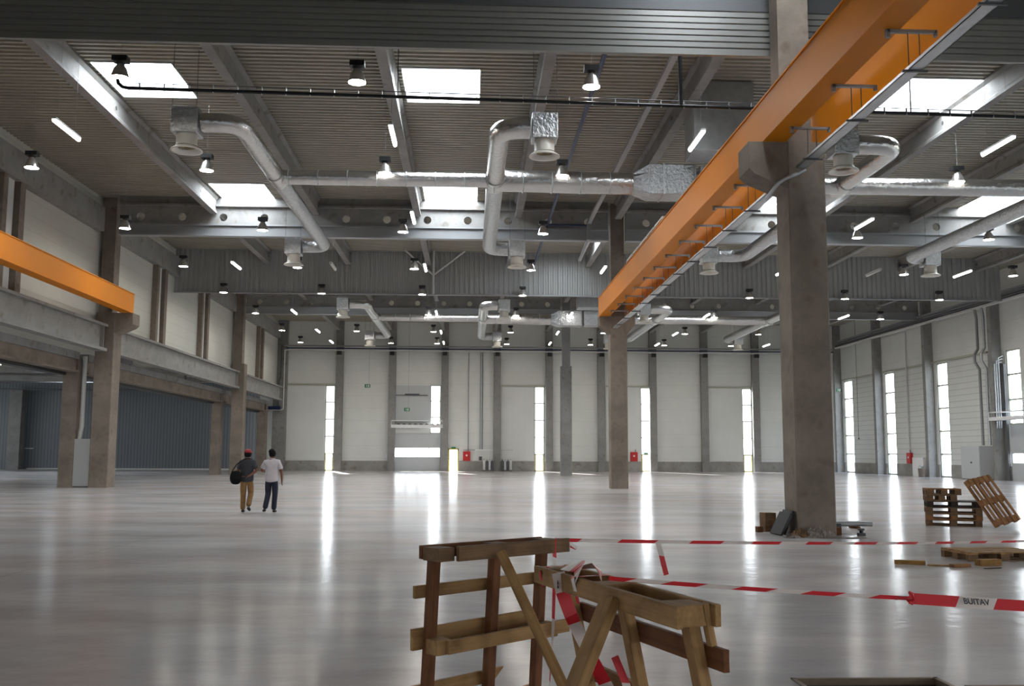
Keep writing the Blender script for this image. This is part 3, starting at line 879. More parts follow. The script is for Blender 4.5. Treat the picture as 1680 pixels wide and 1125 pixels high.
for nm, yn0, ym, yf0 in SETS:
    t = thing('main_duct', 'long silver round duct across the hall ' + nm, 'air duct', (-6.7, ym, ZD))
    MB().tube([(0, 0, 0), (7.3, 0, 0)], .25, 20).build('narrow_run', 'foil', t)
    MB().tube([(7.3, 0, 0), (7.5, 0, -.0), (12.2, 0, -.05)], [.25, .38, .38], 20).build('wide_run', 'foil', t)
    p = MB()
    for k in range(12): p.tube([(.4 + k * 1.0, 0, -.0 if k < 7 else -.04), (.43 + k * 1.0, 0, -.0 if k < 7 else -.04)], .262 if k < 7 else .392, 20)
    p.build('joint_ring', 'galv', t)['kind'] = 'stuff'
    # transition to the rectangular duct
    p = MB()
    n = 16
    ring = [(12.2, .38 * cos(2 * pi * k / n), -.05 + .38 * sin(2 * pi * k / n)) for k in range(n)]
    sq = []
    for k in range(n):
        a = 2 * pi * k / n
        s = .52 / max(abs(cos(a)), abs(sin(a)))
        sq.append((12.75, s * cos(a), s * sin(a)))
    p.add(ring + sq, [(k, (k + 1) % n, (k + 1) % n + n, k + n) for k in range(n)])
    p.build('transition', 'flex', t)
    p = MB().box(12.75, 14.3, -.52, .52, -.52, .52)
    p.build('box_section', 'flex', t, bevel=.02)
    for fx_ in (13.2, 14.28): MB().box(fx_, fx_ + .05, -.545, .545, -.545, .545).build('flange', 'galv', t)
    # round continuation on the right side
    t2 = thing('main_duct', 'long silver round duct right of the centre columns ' + nm, 'air duct', (8.0, ym, ZD))
    MB().box(-.2, 1.2, -.5, .5, -.5, .5).build('box_section', 'flex', t2, bevel=.02)
    MB().tube([(1.2, 0, 0), (1.6, 0, 0), (24.5 if ym < 40 else 13.2, 0, 0)], [.38, .3, .3], 20).build('round_run', 'foil', t2)
    t3 = thing('duct_riser', 'large rectangular grey duct rising to the roof ' + nm, 'air duct', (8.2, ym - 1.5, 11.5))
    MB().box(-1.0, 1.0, -.7, .7, 0, DZ - 11.5).build('riser', 'galv', t3, bevel=.02)
    for bx, ux, bn, r in BR:
        t = thing('branch_duct', 'silver %s branch duct with two bends %s' % (bn, nm), 'air duct', (bx, ym, ZD))
        sg = 1 if ux > bx else -1
        yn, yf = (yn0, yf0) if bx < 5 else (yn0 + 1.0, yf0 + .9)
        uo = ux - bx - sg * .42
        far = .5
        pts = arc_path((uo, yn - ym, 0), (0, yn - ym, 0), (0, 0, 0), .75 if abs(uo) > .8 else abs(uo) * .9)
        if bn != 'far right' or True:
            MB().tube(pts, r, 18).build('near_arm', 'foil', t)
        pts = arc_path((0, 0, 0), (0, yf - ym, 0), (uo, yf - ym, 0), .75 if abs(uo) > .8 else abs(uo) * .9)
        MB().tube(pts, r, 18).build('far_arm', 'flex', t)
        MB().tube([(0, -.5, 0), (0, .5, 0)], r * 1.12, 18).build('saddle_joint', 'foil', t)
        diffuser('white air diffuser, near end of %s branch %s' % (bn, nm), ux, yn)
        diffuser('white air diffuser, far end of %s branch %s' % (bn, nm), ux, yf)

# ------------------------------------------------------------------ pipes under the roof
t = thing('busbar_run', 'thin black suspended pipe with clips across the front bay', 'pipe', (0, 23.4, 10.5))
MB().tube([(-8.72, 0, .22), (-8.7, 0, .12), (-8.6, 0, .03), (-8.45, 0, 0), (20, 1.1, 0)], .045, 8).build('pipe', 'blackpipe', t)
MB().tube([(-8.45, 0, .13), (20, 1.1, .13)], .012, 6).build('support_wire', 'steel', t)
p = MB()
for k in range(48): p.box(-8.2 + k * .59, -8.18 + k * .59, -.01 + .0222 * k, .05 + .0222 * k, -.05, .14)
p.build('clips', 'galv', t)['kind'] = 'stuff'
for rx_, ry_, rr_ in ((5.3, .53, .05), (11.4, .75, .02), (-1.9, .25, .012)): MB().cyl((rx_, ry_, 0), (rx_, ry_, DZ - 10.5), rr_, n=8).build('drop_rod', 'blackpipe', t)
t = thing('water_pipe', 'dark blue pipe running back under the roof', 'pipe', (3.62, 20.8, 12.65))
MB().tube([(0, 1, 0), (0, 37, 0)], .07, 10).build('pipe', 'bluepipe', t)
MB().tube([(0, 25.3, -.02), (1.9, 25.3, -.02)], .05, 8).build('side_run', 'bluepipe', t)
t = thing('cable_conduit', 'pale square conduit running back under the roof, right of the blue pipe', 'conduit', (5.57, 20.8, 12.65))
MB().box(-.09, .09, 1, 24.8, -.06, .06).build('long_run', 'greysteel', t)
MB().box(-.09, .09, 24.8, 25.0, -.85, .06).build('drop', 'greysteel', t)
MB().tube([(0, 25.0, -.8), (0, 29, -1.0)], .1, 4).build('lower_run', 'greysteel', t)

# wall trays
t = thing('wall_tray', 'long cable tray with blue pipes across the back wall', 'cable tray', (0, 90.1, 11.0))
MB().box(-17.2, 34.0, -.12, .15, -.02, .09).build('lower_channel', 'whitemetal', t)
MB().box(-17.2, 34.0, -.12, .1, .38, .50).build('upper_channel', 'greysteel', t)
MB().tube([(-17, 0, .22), (34, 0, .22)], .055, 8).build('blue_pipe', 'bluepipe', t)
for x in PILX: MB().box(x - .2, x + .2, -.1, .25, -.35, -.02).build('bracket', 'black', t)
t = thing('wall_tray', 'long cable tray with pipes along the right wall', 'cable tray', (34.2, 0, 11.5))
MB().box(-.12, .2, 20, 89.8, 0, .12).build('lower_channel', 'whitemetal', t)
MB().box(.15, .2, 20, 89.8, .12, .55).build('back_plate', 'greysteel', t)
MB().box(-.12, .2, 20, 89.8, .55, .68).build('upper_channel', 'greysteel', t)
MB().tube([(0.02, 20, .28), (0.02, 89.8, .28)], .1, 8).build('pipe', 'steel', t)
t = thing('corner_riser', 'bundle of pipes dropping down the left back corner with blue tray', 'pipe', (-17.0, 90.0, 5.5))
MB().tube([(-.15, 0, 5.5), (-.15, 0, .1), (-.4, 0, 0), (-2.6, 0, 0)], .05, 8).build('white_pipe', 'whitemetal', t)
MB().tube([(-.45, .1, 6), (-.45, .1, 3), (-.6, .1, 2.7), (-.6, .1, 0.2)], .07, 8).build('dark_pipe', 'steel', t)
MB().box(-2.6, -.4, -.1, .2, .05, .35).build('blue_tray', 'bluepipe', t)
for i, dx in enumerate((0, .55)):
    t = thing('riser_duct', 'grey kinked cable riser on the right wall, %s of two' % ('left' if i == 0 else 'right'), 'conduit', (34.3, 64.4 - dx * 1.6, 2.2))
    top = 9.3
    MB().tube([(-.1, 0, top), (0, 0, top - .6), (0, 0, 6.6), (-.25, 0, 6.2), (-.25, 0, 5.7), (.05, 0, 5.2), (.05, 0, .1)], .095, 4).build('riser', ['greysteel', 'galv'][i], t)
# vertical conduits on the back wall
for i, x in enumerate((.85, -.25, 13.5)):
    t = thing('wall_conduit', 'thin vertical conduit down the back wall, %s from the left' % ORD[(1, 0, 2)[i]], 'conduit', (x, 90.95, 1.9))
    MB().tube([(0, 0, 0), (0, 0, 9.2)], .035, 6).build('pipe', 'greysteel', t)
    if i == 0: MB().tube([(.2, 0, 0), (.2, 0, 9.2)], .03, 6).build('pipe', 'bluepipe', t)

# ------------------------------------------------------------------ lamps
def make_lamp():
    t = thing('high_bay_lamp', '', 'lamp', (0, 0, 11.1))
    MB().lathe([(.225, 0), (.215, .06), (.16, .24), (.10, .33), (.085, .36)], n=24).build('reflector', 'reflector', t)
    p = MB(); n = 24
    p.add([(.215 * cos(2 * pi * k / n), .215 * sin(2 * pi * k / n), .012) for k in range(n)], [tuple(range(n - 1, -1, -1))])
    p.build('lens', 'lampface', t)
    MB().cyl((0, 0, .36), (0, 0, .42), .10, .13, 16).box(-.19, .19, -.13, .13, .42, .56).build('gear_box', 'black', t)
    MB().cyl((0, 0, .56), (0, 0, DZ - 11.1 + .1), .006, n=6).build('suspension_wire', 'greysteel', t)
    return t
lamp0 = make_lamp()
LX = [-14.8, -9.0, -3.0, 3.05, 10.4, 16.9, 22.8, 28.7]
LY = [24.3, 32.5, 41.4, 49.9, 58.2, 66.8, 76.2, 84.5]
SKIP = {(4, 0), (5, 0), (6, 0), (7, 0), (6, 1), (7, 1), (7, 2), (0, 0), (0, 6) if False else None, (7, 6), (7, 7), (4, 1)}
first = True
for j, y in enumerate(LY):
    for i, x in enumerate(LX):
        if (i, j) in SKIP: continue
        if j == 7 and i == 1: x = -7.0
        yy = y - (.0 if j != 4 else .0)
        if j == 4: yy = 58.1
        o = lamp0 if first else copy_tree(lamp0)
        first = False
        o.location = (x, yy, 11.1)
        o['label'] = 'lit bell-shaped high-bay lamp, %s row back, %s from the left wall' % (ORD[j], ORD[i])
        o['group'] = 'high-bay lamps hanging in rows'
def make_tube(on):
    t = thing('tube_lamp', '', 'tube lamp', (0, 0, 11.2))
    MB().box(-.07, .07, -.92, .92, .03, .09).build('housing', 'whitemetal', t)
    MB().cyl((0, -.9, 0), (0, .9, 0), .06, n=10).build('tube', 'tube_on' if on else 'tube_off', t)
    for sy_ in (-.6, .6): MB().cyl((0, sy_, .09), (0, sy_, DZ - 11.2 + .1), .005, n=5).build('suspension_wire', 'greysteel', t)
    return t
tb = {True: None, False: None}
TX = [-12.15, -7.2, -2.44, 6.85, 16.3, 21.2, 26.0]
TY = [28.8, 39.2, 50.0, 66.6, 77.0, 84.6]
for j, y in enumerate(TY):
    for i, x in enumerate(TX):
        on = i not in (1, 5)
        if not on and j != 2: continue
        if i == 3 and j == 1: continue
        if (i, j) in ((6, 0), (0, 1)): continue
        if tb[on] is None: tb[on] = make_tube(on); o = tb[on]
        else: o = copy_tree(tb[on])
        o.location = (x, y, 11.2)
        o['label'] = '%s tube lamp hung below the roof, %s row back, %s from left' % ('lit' if on else 'unlit', ORD[j], ORD[i])
        o['group'] = 'hanging tube lamps'

# ------------------------------------------------------------------ back wall doors and fittings
dr = MB()
a, b, c, d = DOOR
dr.box(a, b, YD + .08, YD + .14, 0, 1.3); dr.box(a, b, YD + .08, YD + .14, 2.1, 3.45)
dr.box(a, a + .06, YD + .08, YD + .14, 1.3, 2.1); dr.box(b - .06, b, YD + .08, YD + .14, 1.3, 2.1)
for k in (1, 2, 3): dr.box(a + (b - a) * k / 4 - .03, a + (b - a) * k / 4 + .03, YD + .08, YD + .14, 1.3, 2.1)
o = struct('door_1', dr, 'cabinet2')
MB().add([(a, YD + .11, 1.3), (b, YD + .11, 1.3), (b, YD + .11, 2.1), (a, YD + .11, 2.1)], [(0, 1, 2, 3)]).build('window_strip', 'glass', o)
MB().box(a - .28, a - .03, YD - .12, YD + .02, 0, 6.9).box(b, b + .1, YD - .12, YD + .02, 0, 3.4).build('guide_rail', 'doordark', o)
MB().box(a + .05, b - 1.2, YD - .16, YD - .06, 6.95, 7.02).box(a + .9, b - 2.0, YD - .3, YD - .06, 7.0, 7.12).build('spring_shaft', 'steel', o)
struct('trim_20', MB().box(a, b - 1.0, YD - .02, YD + .04, 4.5, 7.9), 'cabinet2')
t = thing('door_hood', 'white hood beam with fins above the roller door', 'door hood', ((a + b) / 2, YD - .3, 3.95))
MB().box(-2.4, 2.3, -.15, .2, 0, .3).build('lower_beam', 'white', t)
MB().box(-2.4, 2.3, -.15, .2, .62, .7).build('upper_beam', 'white', t)
p = MB()
for k in range(8): p.prism([(-2.0 + k * .52, .3), (-1.75 + k * .52, .42), (-1.5 + k * .52, .3)], 'y', -.1, .1)
p.build('fins', 'steel', t)
MB().box(-2.45, -2.38, -.15, .2, 0, .7).box(2.28, 2.33, -.15, .2, 0, .7).build('end_plate', 'white', t)
# yellow door
a, b, c, d = YDOOR
p = MB(); f = .11
p.box(a, a + f, YD - .03, YD + .1, 0, d); p.box(b - f, b, YD - .03, YD + .1, 0, d); p.box(a, b, YD - .03, YD + .1, d - f, d)
o = struct('door_2', p, 'yellow')
MB().add([(a, YD + .05, 0), (b, YD + .05, 0), (b, YD + .05, d), (a, YD + .05, d)], [(0, 1, 2, 3)]).build('pane', 'glass', o)
# fire cabinets
def hose_cabinet(x, y, z, rz, label):
    t = thing('hose_cabinet', label, 'fire cabinet', (x, y, z), rz)
    MB().box(-.34, .34, -.22, 0, 0, .86).build('body', 'red', t, bevel=.01)
    MB().cyl((0, -.235, .5), (0, -.22, .5), .09, n=16).build('white_badge', 'white', t)
    MB().cyl((.15, -.1, .86), (.15, -.1, 1.1), .03, n=8).build('pipe_stub', 'steel', t)
hose_cabinet(-.38, YD + .05, .95, 0, 'red fire hose cabinet beside the yellow door')
hose_cabinet(15.2, YD + .05, .95, 0, 'red fire hose cabinet beside the window right of the second centre column')
hose_cabinet(XR - .06, 76.6, .95, pi / 2 * -1 + 0, 'red fire hose cabinet on the right wall')
bpy.data.objects['hose_cabinet.002'].rotation_euler.z = -pi / 2
# cylinder racks
for k, x in enumerate((1.62, 3.3)):
    t = thing('cylinder_rack', ['left cluster of upright silver and dark cylinders by the back wall', 'right cluster of upright silver and dark cylinders by the back wall'][k], 'cylinder rack', (x, YD - .75, 0))
    for i in range(4):
        cx = -.38 + i * .25
        mt_ = ('whitemetal', 'steel', 'galv', 'steel')[(i + k) % 4]
        c_ = MB().cyl((cx, 0, .12), (cx, 0, .9), .11, n=14).cyl((cx, 0, .9), (cx, 0, 1.02), .11, .04, 14).build('cylinder', mt_, t)
        MB().cyl((cx, 0, 1.02), (cx, 0, 1.12), .025, n=8).build('valve', 'steel', c_)
    MB().box(-.5, .5, -.14, .14, .06, .12).box(-.45, -.35, -.12, .12, 0, .06).box(.35, .45, -.12, .12, 0, .06).build('base_frame', 'steel', t)
t = thing('wall_shelf', 'thin white rail over the cylinder racks', 'rail', (1.3, YD - .12, 1.9))
MB().box(-.9, 1.3, -.06, .06, 0, .1).build('rail', 'white', t)
MB().tube([(-2.0, 0, .05), (-.9, 0, .05)], .03, 6).build('conduit', 'greysteel', t); MB().tube([(1.3, 0, .05), (2.6, 0, .05)], .015, 6).build('conduit', 'greysteel', t)
# control boxes by the doors
for k, (x, z, lb) in enumerate(((-7.75, 1.2, 'small white control box left of the roller door'), (.9, 1.0, 'small dark switch box over the plinth by the racks'))):
    tag(MB().box(-.14, .14, -.12, 0, 0, .35).build('control_box', ['white', 'steel'][k], loc=(x, YD + .05, z), bevel=.01), lb, 'control box')
# hanging exit signs
def exit_sign(x, y, z, label, rod=True):
    t = thing('exit_sign', label, 'exit sign', (x, y, z))
    MB().box(-.24, .24, -.03, .03, 0, .3).build('panel', 'green', t)
    p = MB()
    p.cyl((-.07, -.034, .23), (-.07, -.03, .23), .03, n=10)
    p.tube([(-.07, -.034, .2), (-.06, -.034, .12), (-.12, -.034, .05)], .012, 5).tube([(-.06, -.034, .12), (0, -.034, .06)], .012, 5).tube([(-.13, -.034, .15), (-.07, -.034, .18), (0, -.034, .15)], .01, 5)
    p.box(.05, .14, -.034, -.03, .04, .26)
    p.build('pictogram', 'white', t)
    if rod: MB().cyl((.12, 0, .3), (.12, 0, DZ - z), .008, n=5).build('suspension_wire', 'steel', t)
exit_sign(-8.9, 84.0, 7.2, 'green exit sign hanging left of the roller door')
exit_sign(-5.5, 84.0, 5.2, 'green exit sign hanging in front of the roller door')
exit_sign(34.72, 90.72, 7.55, 'green exit sign in the far right corner', False)
tag(MB().box(-.2, .2, -.05, 0, 0, .16).build('exit_sign', 'green', loc=(-1.6, YD + .02, 2.06)), 'small green exit sign over the yellow door', 'exit sign')
tag(MB().box(-.2, .2, -.05, 0, 0, .16).build('exit_sign', 'green', loc=(16.35, YD + .08, 1.62)), 'small green exit sign on the window right of the second centre column', 'exit sign')

# right wall fittings
t = thing('power_cabinet', 'large grey electrical cabinet at the right wall', 'cabinet', (34.5, 65.6, 0))
MB().box(-.5, .45, -1.3, 1.2, .05, 2.25).build('body', 'cabinet2', t, bevel=.01)
MB().box(-.52, -.5, -1.25, -.05, .1, 2.2).build('door', 'cabinet2', t)
MB().box(-.55, -.52, -.3, -.15, 1.1, 1.2).build('handle', 'black', t)
MB().box(-.48, .43, -1.28, 1.18, 0, .05).build('plinth', 'steel', t)
t = thing('white_unit', 'white low cabinet against the right wall', 'cabinet', (34.55, 74.0, 0))
MB().box(-.3, .35, -.9, .9, 0, 1.45).build('body', 'white', t, bevel=.01)
t = thing('waste_bin', 'grey bin with a wrinkled bag by the white low cabinet', 'bin', (33.9, 72.6, 0))
MB().lathe([(0, 0), (.22, 0), (.27, .6), (.3, .62), (.25, .64), (.1, .6)], n=16).build('bin', 'paper', t)
MB().tube([(-.2, 0, .6), (-.1, .1, .8), (.1, .05, .72), (.2, -.1, .85)], .07, 7).build('bag', 'cabinet', t)
a, b, c, d = RDOOR
p = MB(); p.box(XR + .08, XR + .14, a, b, 0, 1.15); p.box(XR + .08, XR + .14, a, b, 1.75, 3.6)
for k in range(5): p.box(XR + .08, XR + .14, a + (b - a - .1) * k / 4, a + (b - a - .1) * k / 4 + .1, 1.15, 1.75)
o = struct('door_3', p, 'cabinet2')
MB().add([(XR + .11, a, 1.15), (XR + .11, b, 1.15), (XR + .11, b, 1.75), (XR + .11, a, 1.75)], [(0, 1, 2, 3)]).build('window_strip', 'glass', o)
MB().box(XR - .15, XR, b, b + .3, 0, 7.6).build('guide_rail', 'doordark', o)
t = thing('door_hood', 'white hood beam above the roller door at the right edge', 'door hood', (34.4, 60.5, 3.9))
MB().box(-.3, .3, -5, 2.6, 0, .22).build('lower_beam', 'white', t)
MB().box(-.3, .3, -5, 2.6, .5, .56).build('upper_beam', 'white', t)
MB().box(-.3, -.25, 2.55, 2.6, 0, .56).build('end_plate', 'white', t)

t = thing('wall_conduit', 'pale conduit rising from the red cabinet on the right wall', 'conduit', (34.85, 76.6, 1.85))
MB().tube([(0, 0, 0), (0, 0, 9.7)], .06, 6).build('pipe', 'whitemetal', t)
t = thing('pull_cord', 'thin hanging cord with a knob by the right wall, behind the near column', 'cord', (34.4, 85.6, 3.0))
MB().tube([(0, 0, .1), (0, 0, DZ - 3.0 + .05)], .018, 5).build('cord', 'steel', t)
MB().cyl((0, 0, 0), (0, 0, .12), .06, n=8).build('knob', 'steel', t)
t = thing('window_pipes', 'bundle of shiny pipes beside the window above the right roller door', 'pipe', (34.6, 62.45, 3.4))
for k_ in range(3): MB().tube([(-.12 * k_, .05 * k_, 0), (-.12 * k_, .05 * k_, 4.6 - .2 * k_), (.3, .05 * k_, 4.75 - .2 * k_)], .04, 6).build('pipe', 'galv', t)

# ------------------------------------------------------------------ boards and pallets
def board(parent, name, p0, p1, width, thick, wdir, mt, bev=.003):
    p0, p1 = Vector(p0), Vector(p1)
    x = (p1 - p0); L = x.length; x.normalize()
    wd = Vector(wdir); y = (wd - x * wd.dot(x)).normalized(); z = x.cross(y)
    o = MB().box(-L / 2, L / 2, -width / 2, width / 2, -thick / 2, thick / 2).build(name, mt, parent, bevel=bev)
    mm = Matrix((x, y, z)).transposed().to_4x4(); mm.translation = (p0 + p1) / 2
    o.matrix_local = mm
    return o

# left trestle (a pallet stood on end)
t = thing('pallet_trestle', 'wooden pallet frame standing on end as a barrier, left of the pair', 'trestle', (0, 0, 0))
A = Vector((-.185, 4.45, 0)); B = Vector((.425, 4.95, 0))
u = (B - A).normalized(); n1 = Vector((-u.y, u.x, 0))
LT = (B - A).length
Zt = 1.235
def P1(s, off, z): 
    return A + u * s + n1 * (off + .07 * (Zt - z) ) + Vector((0, 0, z))
for s, mt_ in ((.035, 'wood_red'), (.395, 'wood_red'), (.70, 'wood_red')):
    board(t, 'leg', P1(s, 0, 0), P1(s, 0, Zt - .02), .046, .045, u, mt_)
board(t, 'top_board', P1(0, .06, Zt - .03), P1(.75, .06, Zt - .03), .06, .022, (0, 0, 1), 'wood_red')
board(t, 'top_board', P1(.10, -.085, Zt - .033), P1(.80, -.085, Zt - .033), .066, .022, (0, 0, 1), 'wood_old')
for s in (.05, .4, .72): board(t, 'block', P1(s - .045, -.012, Zt - .035), P1(s + .045, -.012, Zt - .035), .06, .12, (0, 0, 1), 'wood_old')
board(t, 'cross_board', P1(-.03, .05, 1.03), P1(.72, .05, 1.035), .056, .02, (0, 0, 1), 'wood')
board(t, 'cross_board', P1(-.03, .05, .82), P1(.74, .05, .835), .095, .02, (0, 0, 1), 'wood')
board(t, 'front_board', P1(.05, -.11, .80), P1(.80, -.11, .815), .06, .022, (0, 0, 1), 'wood')
for s in (.04, .70): board(t, 'block', P1(s - .04, -.06, .80), P1(s + .04, -.06, .80), .066, .08, (0, 0, 1), 'wood')
o = board(t, 'cross_board', P1(-.05, .05, .585), P1(.53, .05, .60), .06, .02, (0, 0, 1), 'wood')
for v_ in o.data.vertices:
    if v_.co.x > 0 and v_.co.y < 0: v_.co.x -= .07
board(t, 'cross_board', P1(.42, .05, .46), P1(.76, .05, .49), .06, .02, (0, 0, 1), 'wood_orange')
board(t, 'cross_board', P1(-.03, .05, .2), P1(.76, .05, .2), .08, .02, (0, 0, 1), 'wood')
board(t, 'brace', P1(.32, -.125, 1.2), Vector((.50, 4.12, .47)), .045, .022, (1, .2, .2), 'wood')

# right trestle
t = thing('pallet_trestle', 'paler pallet frame standing on its side as a barrier, nearest the camera', 'trestle', (0, 0, 0))
A2 = Vector((.268, 4.1, 0)); B2 = Vector((.63, 3.0, 0))
u2 = (B2 - A2).normalized(); n2 = Vector((-u2.y, u2.x, 0))   # to the right/back
if n2.x < 0: n2 = -n2
L2 = (B2 - A2).length
Z2 = 1.19
def P2(s, off, z): return A2 + u2 * s + n2 * (off + .21 * (Z2 - z)) + Vector((0, 0, z))
board(t, 'top_board', P2(0, 0, Z2 - .034), P2(L2, 0, Z2 - .034), .068, .022, (0, 0, 1), 'wood')
board(t, 'top_board', P2(0.0, .135, Z2 - .034), P2(L2 + .0, .135, Z2 - .034), .068, .022, (0, 0, 1), 'wood')
for s, e in ((.055, .05), (.56, .05), (L2 - .09, .06)):
    board(t, 'block', P2(s - e, .068, Z2 - .036), P2(s + e, .068, Z2 - .036), .066, .11, (0, 0, 1), 'wood')
board(t, 'end_board', P2(L2 - .04, .115, Z2 - .0), P2(L2 - .04, .115, Z2 - .13), .022, .03, n2, 'wood')
for s, mt_ in ((.14, 'wood'), (.62, 'wood'), (L2 - .09, 'wood')):
    board(t, 'leg', P2(s, .08, 0), P2(s, .08, Z2 - .06), .055, .04, u2, mt_)
board(t, 'rear_board', P2(.12, .115, 1.02), P2(L2 + .03, .115, 1.025), .068, .022, (0, 0, 1), 'wood_red')
board(t, 'rear_board', P2(.10, .115, .78), P2(L2 + .03, .115, .78), .068, .022, (0, 0, 1), 'wood_orange')
board(t, 'rear_board', P2(.02, .115, .25), P2(L2 + .03, .115, .25), .09, .022, (0, 0, 1), 'wood')
board(t, 'brace', Vector((.480, 3.40, 1.15)), Vector((-.16, 2.62, 0.0)), .085, .035, u2, 'wood')

# ------------------------------------------------------------------ pallets
def euro_pallet(name, label, loc, rot, mt_top, mt_blk, L=1.2, W=.8, group=None, slats=None):
    t = thing(name, label, 'pallet', loc, 0, group)
    t.rotation_euler = rot
    bw = .1
    def q(nm, x0, x1, y0, y1, z0, z1, m_):
        o = MB().box(-(x1 - x0) / 2, (x1 - x0) / 2, -(y1 - y0) / 2, (y1 - y0) / 2, -(z1 - z0) / 2, (z1 - z0) / 2).build(nm, m_, t, loc=((x0 + x1) / 2, (y0 + y1) / 2, (z0 + z1) / 2))
    for yy, ww in (slats or ((-W / 2, .145), (-.24, .1), (-.0725, .145), (.14, .1), (W / 2 - .145, .145))): q('deck_board', -L / 2, L / 2, yy, yy + ww, .122, .144, mt_top)
    for xx in (-L / 2, -.0725, L / 2 - .145): q('cross_board', xx, xx + .145, -W / 2, W / 2, .1, .122, mt_top)
    for xx in (-L / 2, -.0725, L / 2 - .145):
        for yy, ww in ((-W / 2, .1), (-.0725, .145), (W / 2 - .1, .1)): q('block', xx, xx + .145, yy, yy + ww, .022, .1, mt_blk)
    for yy, ww in ((-W / 2, .1), (-.0725, .145), (W / 2 - .1, .1)): q('skid', -L / 2, L / 2, yy, yy + ww, 0, .022, mt_blk)
    return t
for k in range(4):
    euro_pallet('pallet', 'pallet in the stack near the right edge, ' + ['bottom one', 'second from the floor', 'third from the floor', 'fourth from the floor, darkest'][k],
                (11.42 + .01 * (k % 2), 22.95, .144 * k), (0, 0, -.42 + .02 * k), ['wood_old', 'wood_old', 'wood_old', 'wood_dark'][k], ['wood_old', 'wood_orange', 'wood_old', 'wood_dark'][k])
euro_pallet('pallet', 'small pallet piece lying on top of the stack at its left end', (11.1, 22.9, .576), (0, 0, -.3), 'wood_old', 'wood_old', .66, .6)
euro_pallet('pallet', 'topmost short pallet on the stack, with one overhanging board', (11.15, 22.9, .72), (0, 0, -.25), 'wood_orange', 'wood_old', .74, .6)
euro_pallet('pallet', 'pallet leaning on edge against the right side of the stack', (11.98, 22.3, .57), (0, 0, 0), 'wood_orange', 'wood_orange', slats=((-.4, .07), (-.2175, .07), (-.035, .07), (.1475, .07), (.33, .07)))
lp = bpy.data.objects['pallet.006']
_x = Vector((.35, -.43, -.83)).normalized(); _y = Vector((.91, .41, .05)); _y = (_y - _x * _y.dot(_x)).normalized(); _z = _x.cross(_y)
lp.rotation_euler = Matrix((_x, _y, _z)).transposed().to_euler()
euro_pallet('pallet', 'single pale pallet flat on the floor at the right edge', (8.35, 15.62, 0), (0, 0, .08), 'wood', 'wood_old')
# loose planks
PL = [((6.47, 14.9), (6.88, 14.75),   .09, .06, 'wood_yellow', 'left orange plank on the floor before the flat pallet'),
      ((6.86, 14.62), (7.25, 14.55), .08, .02, 'wood', 'thin pale plank beside the left orange plank'),
      ((7.12, 14.42), (7.42, 14.5), .1, .045, 'wood_orange', 'short brown plank in the middle of the loose boards'),
      ((7.62, 14.62), (8.0, 14.72), .12, .09, 'wood_yellow', 'thick orange plank nearest the flat pallet'),
      ((7.5, 14.2), (7.8, 14.3), .03, .012, 'wood_dark', 'thin dark splinter on the floor by the loose planks')]
for (a, b, wd_, th, mt_, lb) in PL:
    L = (Vector(b) - Vector(a)).length
    o = MB().box(-L / 2, L / 2, -wd_ / 2, wd_ / 2, 0, th).build('loose_plank', mt_, loc=((a[0] + b[0]) / 2, (a[1] + b[1]) / 2, 0), bevel=.003)
    o.rotation_euler.z = math.atan2(b[1] - a[1], b[0] - a[0])
    tag(o, lb, 'plank')

# debris round the near column
def tilted_box(name, mt_, c, size, rot, label, cat):
    o = MB().box(-size[0] / 2, size[0] / 2, -size[1] / 2, size[1] / 2, 0, size[2]).build(name, mt_, loc=c, bevel=.006)
    o.rotation_euler = rot
    return tag(o, label, cat)
tilted_box('grille_panel', 'darkpanel', (6.28, 20.1, .02), (.05, .5, .5), (0, radians(28), .15), 'dark ribbed board leaning on the left of the near column', 'board')
tilted_box('grille_panel', 'darkpanel', (6.40, 20.25, .02), (.05, .55, .52), (0, radians(24), .05), 'second dark board leaning behind the first at the near column', 'board')
tilted_box('brick', 'wood_red', (6.17, 20.9, 0), (.14, .1, .12), (0, 0, .3), 'small red-brown block left of the leaning boards', 'block')
tilted_box('cardboard_box', 'wood_old', (6.42, 21.1, 0), (.26, .25, .4), (0, 0, .2), 'small brown box behind the leaning dark boards', 'box')
tilted_box('wood_block', 'wood_red', (7.58, 20.15, 0), (.13, .12, .16), (0, 0, .1), 'small brown wooden block at the right foot of the near column', 'block')
tilted_box('tool_case', 'black', (8.0, 21.4, 0), (.2, .18, .15), (0, 0, .2), 'small dark case on the floor right of the near column', 'case')
t = thing('pipe_bundle', 'grey pipes stacked on the floor right of the near column', 'pipe', (8.15, 22.0, 0))
MB().cyl((-.6, 0, .1), (.9, -.05, .1), .06, n=12).build('pipe', 'greysteel', t)
MB().cyl((-.6, .13, .1), (.7, .1, .1), .06, n=12).build('pipe', 'greysteel', t)
MB().box(-.4, -.3, -.15, .3, 0, .04).box(.5, .6, -.15, .3, 0, .04).build('batten', 'wood_red', t)
t = thing('black_adapter', 'little black socket block with cable right of the near column', 'socket', (8.0, 19.95, 0))
MB().box(-.07, .07, -.05, .05, 0, .06).cyl((0, 0, .06), (0, 0, .11), .04, n=10).box(-.06, .05, -.04, .04, .11, .15).build('block', 'black', t)
MB().tube([(0, .05, .02), (-.15, .3, .01), (-.4, .5, .01), (-.3, 1.0, .01), (-.1, 1.4, .01), (-.2, 1.6, .6), (-.3, 1.5, 1.3)], .006, 5).build('cable', 'steel', t)
